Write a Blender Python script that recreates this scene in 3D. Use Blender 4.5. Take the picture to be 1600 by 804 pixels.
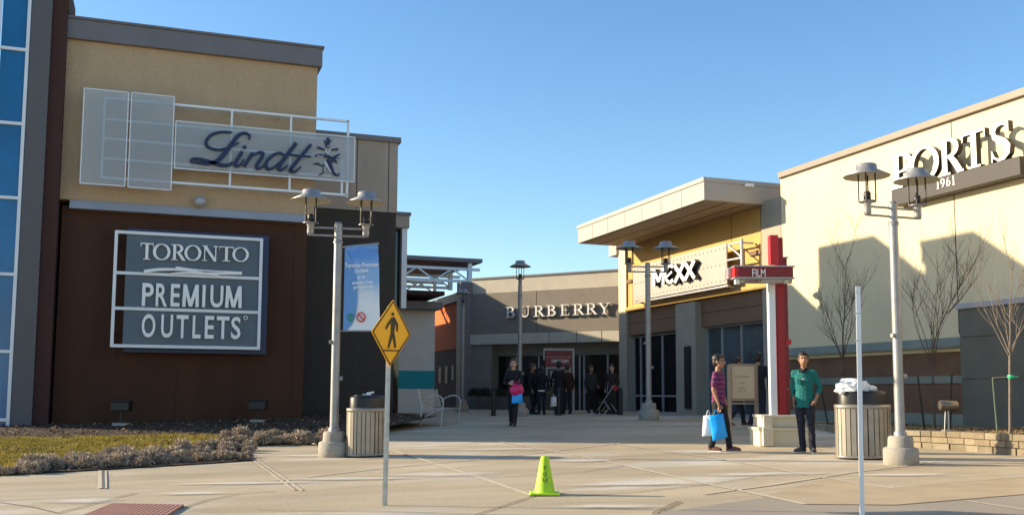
import bpy, bmesh, math, random
from mathutils import Vector, Matrix, noise
R_ = math.radians
random.seed(7)
for o in list(bpy.data.objects): bpy.data.objects.remove(o)
SC = bpy.context.scene
COL = SC.collection

# ---------------------------------------------------------------- camera, sky, sun, exposure
FPX, PITCH, ROLL, YAW, PPX, PPY, CAMH = 1543.4, .0957, .0045, .3485, 800, 464.9, 1.30
FW = Vector((math.sin(YAW), math.cos(YAW), 0)); RT = Vector((math.cos(YAW), -math.sin(YAW), 0))
fwd = FW * math.cos(PITCH) + Vector((0, 0, math.sin(PITCH)))
u0 = RT.cross(fwd); cr, sr = math.cos(ROLL), math.sin(ROLL)
CR = cr * RT + sr * u0; CU = -sr * RT + cr * u0
CAMP = Vector((0, 0, CAMH))
cd = bpy.data.cameras.new('camera'); cam = bpy.data.objects.new('camera', cd); COL.objects.link(cam)
cam.matrix_world = Matrix(((CR.x, CU.x, -fwd.x, 0), (CR.y, CU.y, -fwd.y, 0), (CR.z, CU.z, -fwd.z, CAMH), (0, 0, 0, 1)))
cd.sensor_width = 36; cd.lens = 36 * FPX / 1600; cd.shift_y = (PPY - 402) / 1600
cd.clip_start = .1; cd.clip_end = 6000
SC.camera = cam
AZ, EL = R_(28), math.atan(.325)
w = bpy.data.worlds.new("World"); SC.world = w; w.use_nodes = True
nt = w.node_tree; bg = nt.nodes['Background']
sky = nt.nodes.new('ShaderNodeTexSky'); sky.sky_type = 'NISHITA'; sky.sun_disc = False
sky.sun_elevation = EL; sky.sun_rotation = -(math.pi / 2 - AZ); sky.altitude = 100
sky.air_density = 1.0; sky.dust_density = .5; sky.ozone_density = 2.0
hs = nt.nodes.new('ShaderNodeHueSaturation'); hs.inputs['Saturation'].default_value = 1.2
nt.links.new(sky.outputs[0], hs.inputs['Color']); nt.links.new(hs.outputs[0], bg.inputs[0]); bg.inputs[1].default_value = .132
sd = bpy.data.lights.new('sun', 'SUN'); sd.energy = 5.0; sd.angle = R_(.53); sd.color = (1, .83, .58)
sun = bpy.data.objects.new('sun', sd); COL.objects.link(sun)
LD = Vector((math.cos(AZ) * math.cos(EL), -math.sin(AZ) * math.cos(EL), -math.sin(EL)))
sun.rotation_euler = LD.to_track_quat('-Z', 'Y').to_euler()
SC.view_settings.view_transform = 'Standard'; SC.view_settings.look = 'None'
SC.view_settings.exposure = .94; SC.view_settings.gamma = 1
SC.render.engine = 'CYCLES'

# ---------------------------------------------------------------- measuring helpers
def ray(px, py): return CR * ((px - PPX) / FPX) + CU * ((PPY - py) / FPX) + fwd
def sstep(a, b, t):
    t = min(1, max(0, (t - a) / (b - a))); return t * t * (3 - 2 * t)
_K = [(-30, -.2), (0, 0), (17.5, .238), (21, .33), (25, .47), (28, .535), (40, .575), (60, .6), (4000, .6)]
def gz(x, y):
    D = x * FW.x + y * FW.y; l = x * RT.x + y * RT.y
    z = _K[0][1]
    for (a, za), (b, zb) in zip(_K, _K[1:]):
        if D >= a: z = za + (zb - za) * min(1, (D - a) / (b - a))
    return z + .006 * max(-30, min(30, l)) * max(0, min(1, 1 - (D - 40) / 30))
def G(px, py, dz=0):
    d = ray(px, py); t0, t1 = 3.0, 80.0
    t = t0
    while t < t1:
        p = CAMP + d * t
        if p.z < gz(p.x, p.y) + dz: break
        t += .1
    a, b = t - .1, t
    for i in range(20):
        m = (a + b) / 2; p = CAMP + d * m
        if p.z < gz(p.x, p.y) + dz: b = m
        else: a = m
    return CAMP + d * b
def WX(px, py, x): d = ray(px, py); return CAMP + d * (x / d.x)
def WY(px, py, y): d = ray(px, py); return CAMP + d * (y / d.y)
def WP(px, py, P, n): d = ray(px, py); return CAMP + d * ((P - CAMP).dot(n) / d.dot(n))
def AD(px, py, D): d = ray(px, py); return CAMP + d * (D / d.dot(FW))
def dep(p): return p.x * FW.x + p.y * FW.y
def on_ground(p): return Vector((p.x, p.y, gz(p.x, p.y)))

# ---------------------------------------------------------------- materials
def mat(name, col, rough=.8, metal=0, var=.12, vscale=2.0, bump=0, bscale=60, spec=.5, stain=None, emit=0, fine=0.0, aniso=None, rotz=0, stain2=None):
    m = bpy.data.materials.new(name); m.use_nodes = True
    t = m.node_tree; N = t.nodes; Lk = t.links; b = N['Principled BSDF']
    b.inputs['Roughness'].default_value = rough; b.inputs['Metallic'].default_value = metal
    b.inputs['Specular IOR Level'].default_value = spec
    tc = N.new('ShaderNodeTexCoord')
    mp = N.new('ShaderNodeMapping'); Lk.new(tc.outputs['Object'], mp.inputs[0])
    if aniso: mp.inputs['Scale'].default_value = aniso
    mp.inputs['Rotation'].default_value = (0, 0, rotz)
    n1 = N.new('ShaderNodeTexNoise'); n1.inputs['Scale'].default_value = vscale; n1.inputs['Detail'].default_value = 6
    Lk.new(mp.outputs[0], n1.inputs['Vector'])
    r = N.new('ShaderNodeValToRGB'); Lk.new(n1.outputs[0], r.inputs[0])
    c = Vector(col); r.color_ramp.elements[0].position = .3; r.color_ramp.elements[1].position = .72
    r.color_ramp.elements[0].color = (*(c * (1 - var)), 1)
    r.color_ramp.elements[1].color = (*[min(1, v) for v in (c * (1 + var))], 1)
    out = r.outputs[0]
    if fine:
        n2 = N.new('ShaderNodeTexNoise'); n2.inputs['Scale'].default_value = bscale; n2.inputs['Detail'].default_value = 3
        Lk.new(tc.outputs['Object'], n2.inputs['Vector'])
        mr = N.new('ShaderNodeMapRange'); mr.inputs[1].default_value = .3; mr.inputs[2].default_value = .7
        mr.inputs[3].default_value = 1 - fine; mr.inputs[4].default_value = 1 + fine; Lk.new(n2.outputs[0], mr.inputs[0])
        mx = N.new('ShaderNodeMix'); mx.data_type = 'RGBA'; mx.blend_type = 'MULTIPLY'; mx.inputs[0].default_value = 1
        Lk.new(out, mx.inputs[6]); Lk.new(mr.outputs[0], mx.inputs[7]); out = mx.outputs[2]
    for st_ in (stain, stain2):
        if not st_: continue
        sc_, scol, lo, hi, amt = st_
        n3 = N.new('ShaderNodeTexNoise'); n3.inputs['Scale'].default_value = sc_; n3.inputs['Detail'].default_value = 8; n3.inputs['Roughness'].default_value = .65
        Lk.new(mp.outputs[0], n3.inputs['Vector'])
        mr = N.new('ShaderNodeMapRange'); mr.inputs[1].default_value = lo; mr.inputs[2].default_value = hi; mr.inputs[4].default_value = amt
        Lk.new(n3.outputs[0], mr.inputs[0])
        mx = N.new('ShaderNodeMix'); mx.data_type = 'RGBA'; Lk.new(mr.outputs[0], mx.inputs[0]); Lk.new(out, mx.inputs[6])
        mx.inputs[7].default_value = (*scol, 1); out = mx.outputs[2]
    Lk.new(out, b.inputs['Base Color'])
    if bump:
        n4 = N.new('ShaderNodeTexNoise'); n4.inputs['Scale'].default_value = bscale; n4.inputs['Detail'].default_value = 5
        Lk.new(tc.outputs['Object'], n4.inputs['Vector'])
        bp = N.new('ShaderNodeBump'); bp.inputs['Strength'].default_value = bump; bp.inputs['Distance'].default_value = .02
        Lk.new(n4.outputs[0], bp.inputs['Height']); Lk.new(bp.outputs[0], b.inputs['Normal'])
    if emit:
        b.inputs['Emission Color'].default_value = (*col, 1); b.inputs['Emission Strength'].default_value = emit
    return m
def glass_mat(name, tint, rough=.03, opacity=.35):
    m = bpy.data.materials.new(name); m.use_nodes = True
    t = m.node_tree; N = t.nodes; Lk = t.links; b = N['Principled BSDF']; out = N['Material Output']
    b.inputs['Base Color'].default_value = (*tint, 1); b.inputs['Roughness'].default_value = rough
    tr = N.new('ShaderNodeBsdfTransparent'); mx = N.new('ShaderNodeMixShader')
    fr = N.new('ShaderNodeFresnel'); fr.inputs[0].default_value = 1.5
    ad = N.new('ShaderNodeMath'); ad.operation = 'ADD'; ad.inputs[1].default_value = opacity; ad.use_clamp = True
    Lk.new(fr.outputs[0], ad.inputs[0]); Lk.new(ad.outputs[0], mx.inputs[0]); Lk.new(tr.outputs[0], mx.inputs[1]); Lk.new(b.outputs[0], mx.inputs[2])
    Lk.new(mx.outputs[0], out.inputs[0]); return m
M = {}
M['stucco_tan'] = mat('stucco_tan', (.44, .315, .195), .9, bump=.55, bscale=38, fine=.12, var=.05, stain=(.6, (.4, .28, .17), .5, .75, .6), aniso=(1.4, 1.4, .4))
M['stucco_beige'] = mat('stucco_beige', (.36, .3, .245), .9, bump=.3, bscale=45, fine=.05, var=.08, aniso=(1.4, 1.4, .4), stain=(.7, (.29, .24, .2), .5, .75, .5))
M['brown_wall'] = mat('brown_wall', (.06, .021, .007), .85, bump=.3, bscale=40, fine=.1, var=.18, vscale=1.0, aniso=(1.4, 1.4, .4), stain=(.6, (.045, .016, .009), .5, .8, .6))
M['brown_dark'] = mat('brown_dark', (.05, .016, .013), .8, bump=.2, var=.1)
M['grey_wall'] = mat('grey_wall', (.045, .037, .03), .9, bump=.3, bscale=45, fine=.06, var=.08)
M['cap_grey'] = mat('cap_grey', (.15, .14, .15), .5, metal=.0, var=.08)
M['flash'] = mat('flash', (.4, .4, .42), .45, metal=.3, var=.06)
M['alu'] = mat('alu', (.62, .63, .65), .4, metal=.5, var=.06, vscale=6)
M['white_metal'] = mat('white_metal', (.7, .72, .75), .4, metal=.1, var=.05)
M['galv'] = mat('galv', (.5, .49, .47), .42, metal=.7, var=.15, vscale=14, bump=.05)
M['lamp_metal'] = mat('lamp_metal', (.3, .295, .295), .42, metal=.4, var=.1, vscale=5, stain=(6, (.17, .165, .16), .55, .8, .5))
M['bench_metal'] = mat('bench_metal', (.45, .43, .4), .45, metal=.2)
M['lamp_under'] = mat('lamp_under', (.5, .46, .36), .6)
M['black'] = mat('black', (.012, .011, .011), .45, var=.2, vscale=8)
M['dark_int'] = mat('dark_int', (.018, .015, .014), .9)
M['blue_glass'] = mat('blue_glass', (.004, .135, .34), .12, spec=.6, var=.25, vscale=.6, stain=(1.2, (.003, .04, .12), .45, .8, .8))
M['cream'] = mat('cream', (.7, .59, .38), .9, bump=.25, bscale=45, fine=.03, var=.03, stain=(.5, (.6, .5, .3), .5, .75, .55), aniso=(1.2, 1.2, .4))
M['cream2'] = mat('cream2', (.36, .31, .24), .9, bump=.2, var=.05)
M['yellow'] = mat('yellow', (.55, .34, .11), .9, bump=.25, bscale=45, fine=.04, var=.05, stain=(.6, (.56, .33, .1), .5, .8, .5))
M['peach'] = mat('peach', (.2, .12, .07), .9, bump=.2, var=.06)
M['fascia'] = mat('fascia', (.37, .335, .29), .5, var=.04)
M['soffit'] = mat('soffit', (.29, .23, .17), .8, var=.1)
M['greystone'] = mat('greystone', (.13, .125, .1), .9, bump=.3, bscale=50, fine=.08, var=.1)
M['greygreen'] = mat('greygreen', (.2, .22, .18), .85, bump=.2, fine=.05)
M['pilaster_stone'] = mat('pilaster_stone', (.34, .36, .22), .85, bump=.25, bscale=50, fine=.06, var=.08)
M['brown_panel'] = mat('brown_panel', (.16, .085, .045), .85, bump=.3, bscale=30, fine=.12, var=.15)
M['burb_wall'] = mat('burb_wall', (.22, .19, .155), .85, bump=.2, var=.06)
M['burb_band'] = mat('burb_band', (.5, .45, .36), .85, var=.06)
M['orange'] = mat('orange', (.62, .12, .015), .8, var=.06)
M['teal_stripe'] = mat('teal_stripe', (.0, .27, .32), .7, var=.05)
M['white_wall'] = mat('white_wall', (.62, .6, .56), .9, bump=.2, var=.05)
M['letter_white'] = mat('letter_white', (.86, .86, .84), .5, var=.02)
M['letter_side'] = mat('letter_side', (.035, .028, .022), .5)
M['sign_white'] = mat('sign_white', (.8, .79, .75), .5, var=.02)
M['bronze'] = mat('bronze', (.022, .017, .015), .6, metal=0, var=.2)
M['sign_grey'] = mat('sign_grey', (.085, .115, .15), .4, var=.12, vscale=.9)
M['sign_blue'] = mat('sign_blue', (.01, .025, .09), .45, var=.1)
M['script_blue'] = mat('script_blue', (.004, .016, .07), .5, var=.1)
M['crest_grey'] = mat('crest_grey', (.5, .53, .56), .4, metal=.2)
M['perf'] = glass_mat('perf_panel', (.62, .7, .78), .35, .24)
M['concrete'] = mat('concrete', (.45, .365, .24), .9, bump=.3, bscale=45, fine=.15, var=.2, vscale=.6, stain=(.45, (.64, .59, .49), .52, .62, .95), stain2=(.9, (.27, .22, .155), .52, .7, .6), aniso=(.5, 1.6, 1), rotz=YAW)
M['conc_light'] = mat('conc_light', (.56, .49, .37), .9, fine=.15, bscale=30, var=.1)
M['conc_dark'] = mat('conc_dark', (.13, .105, .085), .95, var=.2)
M['conc_joint'] = mat('conc_joint', (.3, .245, .175), .95, var=.2)
M['conc_pale'] = mat('conc_pale', (.53, .45, .33), .95, fine=.15, bscale=30)
M['conc_base'] = mat('conc_base', (.33, .3, .255), .9, bump=.4, bscale=40, fine=.12, var=.15)
M['road'] = mat('road', (.33, .28, .215), .9, bump=.3, bscale=80, fine=.12, var=.1, vscale=.8)
M['tan_slab'] = mat('tan_slab', (.44, .34, .21), .9, bump=.25, bscale=55, fine=.08, var=.12, stain=(.8, (.42, .3, .18), .5, .75, .6))
M['tactile'] = mat('tactile', (.2, .07, .05), .85, fine=.2, bscale=40)
M['tactile_rib'] = mat('tactile_rib', (.36, .19, .15), .85, fine=.2)
M['soil'] = mat('soil', (.06, .035, .022), 1, bump=.8, bscale=30, fine=.4, var=.3, vscale=6)
M['chips'] = mat('chips', (.1, .055, .03), 1, var=.4, vscale=9)
M['grass'] = mat('grass', (.4, .3, .04), .9, var=.35, vscale=2.5)
M['turf'] = mat('turf', (.25, .18, .035), 1, bump=.6, bscale=60, fine=.3, var=.25)
M['straw'] = mat('straw', (.42, .27, .12), .9, var=.35, vscale=7)
M['shrub'] = mat('shrub', (.46, .36, .26), .95, var=.4, vscale=9)
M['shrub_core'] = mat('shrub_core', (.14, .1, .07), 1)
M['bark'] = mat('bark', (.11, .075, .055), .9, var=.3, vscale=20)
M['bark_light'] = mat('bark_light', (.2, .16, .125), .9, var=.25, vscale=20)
M['stake_green'] = mat('stake_green', (.09, .13, .08), .7)
M['tie_green'] = mat('tie_green', (.02, .5, .22), .5)
M['red'] = mat('red', (.52, .012, .014), .45, var=.08)
M['dark_red'] = mat('dark_red', (.2, .008, .012), .45, var=.08)
M['post_red'] = mat('post_red', (.3, .006, .012), .5, var=.12, vscale=3)
M['ped_stone'] = mat('ped_stone', (.62, .55, .4), .85, bump=.2, fine=.06, var=.06)
for i, c in enumerate(((.25, .2, .13), (.3, .24, .155), (.22, .18, .12), (.31, .26, .18))):
    M['block%d' % i] = mat('block_%d' % i, c, .95, bump=.7, bscale=40, fine=.15, var=.15, vscale=5)
M['sign_yellow'] = mat('sign_yellow', (.9, .42, .01), .4, var=.05)
M['lime'] = mat('lime', (.42, .66, .012), .55, var=.12, vscale=7, stain=(9, (.22, .32, .02), .58, .75, .7))
M['board'] = mat('board', (.46, .39, .28), .6, var=.05)
M['board_frame'] = mat('board_frame', (.26, .215, .165), .4, metal=.4)
M['board_text'] = mat('board_text', (.2, .16, .13), .7)
M['coping_tan'] = mat('coping_tan', (.24, .2, .155), .6, var=.05)
M['trim_grey'] = mat('trim_grey', (.1, .095, .1), .6, var=.05)
M['glass_dark'] = mat('glass_dark', (.006, .006, .007), .06, spec=.7, var=.2)
M['glass_blue'] = mat('glass_blue', (.055, .085, .1), .07, spec=.9, var=.25, vscale=.7, stain=(1.5, (.035, .055, .065), .4, .8, .8))
M['glass_clear'] = glass_mat('glass_clear', (.03, .035, .04), .02, .12)
M['truss_roof'] = mat('truss_roof', (.17, .1, .07), .8)
M['green_ring'] = mat('green_ring', (.05, .3, .16), .6)
M['red_ring'] = mat('red_ring', (.7, .06, .05), .6)
M['plastic_white'] = mat('plastic_white', (.8, .8, .8), .35, var=.03)
M['bag_blue'] = mat('bag_blue', (.0, .33, .85), .35, var=.05)
M['bag_pink'] = mat('bag_pink', (.6, .01, .12), .4, var=.05)
M['liner'] = mat('liner', (.05, .045, .04), .8)
M['can_slat'] = mat('can_slat', (.34, .3, .25), .4, metal=.5, var=.12, vscale=4)
M['warm'] = mat('warm', (.3, .14, .07), .8)
M['poster'] = mat('poster', (.5, .2, .14), .6, var=.3, vscale=3)
M['hedge'] = mat('hedge', (.02, .028, .016), .9, var=.4, vscale=9)
M['skin_tan'] = mat('skin_tan', (.33, .17, .1), .55, var=.06)
M['skin_light'] = mat('skin_light', (.55, .33, .24), .55, var=.05)
M['hair'] = mat('hair', (.012, .009, .008), .5)
M['hair_brown'] = mat('hair_brown', (.05, .03, .018), .5)
M['lips'] = mat('lips', (.22, .08, .06), .5)
M['teal_shirt'] = mat('teal_shirt', (.0, .125, .12), .85, var=.15, vscale=8, bump=.3, bscale=25)
M['denim'] = mat('denim', (.012, .014, .028), .9, var=.3, vscale=8, bump=.3, bscale=20)
M['black_cloth'] = mat('black_cloth', (.009, .009, .012), .9, var=.25, vscale=8, bump=.3, bscale=20)
M['navy_cloth'] = mat('navy_cloth', (.012, .018, .035), .9, var=.2, bump=.3, bscale=20)
M['maroon_cloth'] = mat('maroon_cloth', (.045, .01, .008), .9, var=.2, bump=.3, bscale=20)
M['brown_cloth'] = mat('brown_cloth', (.035, .02, .014), .9, var=.2, bump=.3, bscale=20)
M['grey_cloth'] = mat('grey_cloth', (.035, .033, .033), .9, var=.2, bump=.3, bscale=20)
M['shoe_grey'] = mat('shoe_grey', (.06, .06, .065), .7)
M['shoe_brown'] = mat('shoe_brown', (.13, .05, .03), .7)
M['shoe_black'] = mat('shoe_black', (.012, .01, .01), .5)
M['sole'] = mat('sole', (.6, .57, .52), .7)
def striped():
    m = bpy.data.materials.new('striped_polo'); m.use_nodes = True
    t = m.node_tree; N = t.nodes; Lk = t.links; b = N['Principled BSDF']; b.inputs['Roughness'].default_value = .85
    tc = N.new('ShaderNodeTexCoord'); sp = N.new('ShaderNodeSeparateXYZ'); Lk.new(tc.outputs['Object'], sp.inputs[0])
    mu = N.new('ShaderNodeMath'); mu.operation = 'MULTIPLY'; mu.inputs[1].default_value = 11.5; Lk.new(sp.outputs[2], mu.inputs[0])
    fr = N.new('ShaderNodeMath'); fr.operation = 'FRACT'; Lk.new(mu.outputs[0], fr.inputs[0])
    r = N.new('ShaderNodeValToRGB'); Lk.new(fr.outputs[0], r.inputs[0]); r.color_ramp.interpolation = 'CONSTANT'
    e = r.color_ramp.elements; e[0].position = 0; e[0].color = (.13, .012, .075, 1); e[1].position = .45; e[1].color = (.02, .018, .07, 1)
    for p, c in ((.62, (.4, .09, .2, 1)), (.7, (.16, .015, .09, 1)), (.88, (.03, .02, .08, 1))):
        q = e.new(p); q.color = c
    Lk.new(r.outputs[0], b.inputs['Base Color']); return m
M['polo'] = striped()
def banner_mat():
    m = bpy.data.materials.new('banner_print'); m.use_nodes = True
    t = m.node_tree; N = t.nodes; Lk = t.links; b = N['Principled BSDF']; b.inputs['Roughness'].default_value = .6
    tc = N.new('ShaderNodeTexCoord'); sp = N.new('ShaderNodeSeparateXYZ'); Lk.new(tc.outputs['Object'], sp.inputs[0])
    nz = N.new('ShaderNodeTexNoise'); nz.inputs['Scale'].default_value = 2.2; nz.inputs['Detail'].default_value = 5
    mp = N.new('ShaderNodeMapping'); mp.inputs['Scale'].default_value = (1, 1, 3); Lk.new(tc.outputs['Object'], mp.inputs[0]); Lk.new(mp.outputs[0], nz.inputs[0])
    ad = N.new('ShaderNodeMath'); ad.operation = 'MULTIPLY_ADD'; Lk.new(nz.outputs[0], ad.inputs[0]); ad.inputs[1].default_value = .35; ml = N.new('ShaderNodeMath'); ml.operation = 'MULTIPLY'; ml.inputs[1].default_value = .62; Lk.new(sp.outputs[2], ml.inputs[0]); Lk.new(ml.outputs[0], ad.inputs[2])
    r = N.new('ShaderNodeValToRGB'); Lk.new(ad.outputs[0], r.inputs[0])
    e = r.color_ramp.elements; e[0].position = .45; e[0].color = (.72, .78, .84, 1); e[1].position = 1.0; e[1].color = (.1, .27, .66, 1)
    q = e.new(.72); q.color = (.3, .5, .75, 1)
    Lk.new(r.outputs[0], b.inputs['Base Color']); return m
M['banner'] = banner_mat()
M['banner_wave'] = mat('banner_wave', (.12, .3, .62), .6, var=.1)

# ---------------------------------------------------------------- mesh builder
class MB:
    def __init__(s): s.v = []; s.f = []; s.m = []; s.mats = []; s.sm = []
    def mi(s, m):
        if m not in s.mats: s.mats.append(m)
        return s.mats.index(m)
    def add(s, vs, fs, m, smooth=False):
        o = len(s.v); k = s.mi(m); s.v += [tuple(v) for v in vs]
        for f in fs: s.f.append([i + o for i in f]); s.m.append(k); s.sm.append(smooth)
    def hexa(s, p, m):   # 8 points: bottom 4 ccw, top 4 ccw
        s.add(p, [(3, 2, 1, 0), (4, 5, 6, 7), (0, 1, 5, 4), (1, 2, 6, 5), (2, 3, 7, 6), (3, 0, 4, 7)], m)
    def box(s, a, b, m):
        x0, x1 = sorted((a[0], b[0])); y0, y1 = sorted((a[1], b[1])); z0, z1 = sorted((a[2], b[2]))
        s.hexa([(x0, y0, z0), (x1, y0, z0), (x1, y1, z0), (x0, y1, z0), (x0, y0, z1), (x1, y0, z1), (x1, y1, z1), (x0, y1, z1)], m)
    def obox(s, c, ax, ay, az, m):   # centre + half axis vectors
        c = Vector(c); P = []
        for k in (-1, 1):
            for i, j in ((-1, -1), (1, -1), (1, 1), (-1, 1)): P.append(c + ax * i + ay * j + az * k)
        s.hexa(P, m)
    def bar(s, a, b, w, h, m, up=(0, 0, 1)):
        a = Vector(a); b = Vector(b); d = (b - a); L = d.length
        if L < 1e-6: return
        d /= L; u = Vector(up)
        if abs(d.dot(u)) > .99: u = Vector((1, 0, 0))
        r = d.cross(u).normalized(); u = r.cross(d)
        s.obox((a + b) / 2, d * L / 2, r * w / 2, u * h / 2, m)
    def tube(s, pts, rad, m, n=10, cap=True, smooth=True):
        pts = [Vector(p) for p in pts]
        if not isinstance(rad, (list, tuple)): rad = [rad] * len(pts)
        rings = []; pr = None
        for i, p in enumerate(pts):
            d = (pts[min(i + 1, len(pts) - 1)] - pts[max(i - 1, 0)]).normalized()
            u = Vector((0, 0, 1)) if abs(d.z) < .9 else Vector((1, 0, 0))
            if pr is not None: u = pr
            r = (u - d * u.dot(d)).normalized(); q = d.cross(r); pr = r
            rings.append([p + (r * math.cos(t) + q * math.sin(t)) * rad[i] for t in [2 * math.pi * k / n for k in range(n)]])
        vs = [v for r_ in rings for v in r_]; fs = []
        for i in range(len(pts) - 1):
            for k in range(n): fs.append((i * n + k, i * n + (k + 1) % n, (i + 1) * n + (k + 1) % n, (i + 1) * n + k))
        s.add(vs, fs, m, smooth)
        if cap: s.add(vs[:n], [tuple(range(n))[::-1]], m); s.add(vs[-n:], [tuple(range(n))], m)
    def lathe(s, prof, m, c=(0, 0, 0), n=24, sx=1, sy=1, smooth=True):
        vs = []; fs = []
        for r, z in prof:
            for k in range(n):
                t = 2 * math.pi * k / n; vs.append((c[0] + r * sx * math.cos(t), c[1] + r * sy * math.sin(t), c[2] + z))
        for i in range(len(prof) - 1):
            for k in range(n): fs.append((i * n + k, i * n + (k + 1) % n, (i + 1) * n + (k + 1) % n, (i + 1) * n + k))
        s.add(vs, fs, m, smooth)
    def prism(s, pts, d, m):   # polygon pts (3D), extruded by vector d
        pts = [Vector(p) for p in pts]; d = Vector(d); n = len(pts)
        vs = pts + [p + d for p in pts]
        s.add(vs, [tuple(range(n))[::-1], tuple(range(n, 2 * n))] + [(i, (i + 1) % n, n + (i + 1) % n, n + i) for i in range(n)], m)
    def build(s, name, parent=None, loc=None, bevel=0, fixn=True):
        me = bpy.data.meshes.new(name)
        off = Vector(loc) if loc is not None else Vector((0, 0, 0))
        me.from_pydata([tuple(Vector(v) - off) for v in s.v], [], s.f)
        for m_ in s.mats: me.materials.append(M[m_] if isinstance(m_, str) else m_)
        me.polygons.foreach_set('material_index', s.m); me.polygons.foreach_set('use_smooth', s.sm)
        if fixn and len(s.f) < 60000:
            bm = bmesh.new(); bm.from_mesh(me); bmesh.ops.recalc_face_normals(bm, faces=bm.faces); bm.to_mesh(me); bm.free()
        o = bpy.data.objects.new(name, me); COL.objects.link(o); o.location = off
        if parent is not None:
            o.parent = parent; o.location = off - parent.location if loc is not None else (0, 0, 0)
        if bevel:
            bv = o.modifiers.new('bevel', 'BEVEL'); bv.width = bevel; bv.segments = 2; bv.limit_method = 'ANGLE'; bv.angle_limit = R_(40)
        return o
def tag(o, label=None, cat=None, group=None, kind=None):
    if label: o['label'] = label
    if cat: o['category'] = cat
    if group: o['group'] = group
    if kind: o['kind'] = kind
    return o
def empty(name, loc, label, cat, group=None, rz=0, sc=1):
    o = bpy.data.objects.new(name, None); COL.objects.link(o); o.location = loc; o.rotation_euler = (0, 0, rz); o.scale = (sc,) * 3
    o.empty_display_size = .2
    return tag(o, label, cat, group)
def copy_tree(o, parent=None):
    c = o.copy(); COL.objects.link(c); c.parent = parent
    for ch in list(o.children): copy_tree(ch, c)
    return c
def W(b, name, parent, bevel=0):
    """build with world coordinates under an Empty placed somewhere"""
    o = b.build(name, None, None, bevel)
    o.parent = parent; o.matrix_parent_inverse = Matrix.Translation(parent.location).inverted()
    return o

def WS(b, name, parent, bevel=0):
    '''each box of the builder becomes a part of its own'''
    for k in range(0, len(b.v), 8):
        c = MB(); i = k // 8 * 6; c.v = b.v[k:k + 8]; c.f = [[j - k for j in f] for f in b.f[i:i + 6]]; c.m = b.m[i:i + 6]; c.sm = b.sm[i:i + 6]; c.mats = b.mats; W(c, name, parent, bevel)
# ---------------------------------------------------------------- lettering
def font_mesh(s, spacing=1.0, bold=0.0):
    c = bpy.data.curves.new('t', 'FONT'); c.body = s; c.resolution_u = 4; c.space_character = spacing; c.offset = bold
    o = bpy.data.objects.new('t', c); COL.objects.link(o)
    bpy.context.view_layer.update()
    me = bpy.data.meshes.new_from_object(o.evaluated_get(bpy.context.evaluated_depsgraph_get()))
    bpy.data.objects.remove(o); bpy.data.curves.remove(c)
    vs = [v.co.copy() for v in me.vertices]; fs = [tuple(p.vertices) for p in me.polygons]
    bpy.data.meshes.remove(me); return vs, fs
def text_into(b, s, O, Rv, Uv, width, height, m, depth=.02, side=None, spacing=1.0, shear=0, bold=0.0):
    """flat font letters filling a width x height box whose lower-left corner is O"""
    vs, fs = font_mesh(s, spacing, bold)
    x0 = min(v.x for v in vs); x1 = max(v.x for v in vs); y0 = min(v.y for v in vs); y1 = max(v.y for v in vs)
    O = Vector(O); Rv = Vector(Rv).normalized(); Uv = Vector(Uv).normalized(); Nn = Rv.cross(Uv)
    P = [O + Rv * ((v.x - x0) / (x1 - x0) * width + shear * (v.y - y0)) + Uv * ((v.y - y0) / (y1 - y0) * height) for v in vs]
    b.add([p + Nn * depth for p in P], fs, m)
    if depth > .006:   # side walls from boundary edges
        cnt = {}
        for f in fs:
            for i in range(len(f)):
                e = (f[i], f[(i + 1) % len(f)]); cnt[tuple(sorted(e))] = cnt.get(tuple(sorted(e)), 0) + 1
        q = []; vv = []
        for e, n in cnt.items():
            if n == 1:
                k = len(vv); vv += [P[e[0]], P[e[1]], P[e[1]] + Nn * depth, P[e[0]] + Nn * depth]; q.append((k, k + 1, k + 2, k + 3))
        b.add(vv, q, side or m)
TK, TN = .17, .055
def _arc(cx, cy, rx, ry, a0, a1, n=16):
    tk, tn = TK, TN
    pts = []; ws = []
    for i in range(n + 1):
        a = R_(a0 + (a1 - a0) * i / n); pts.append((cx + rx * math.cos(a), cy + ry * math.sin(a))); ws.append(tn + (tk - tn) * abs(math.cos(a)) ** 1.3)
    return pts, ws
def _ln(x0, y0, x1, y1, w_): return [(x0, y0), (x1, y1)], [w_, w_]
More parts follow.
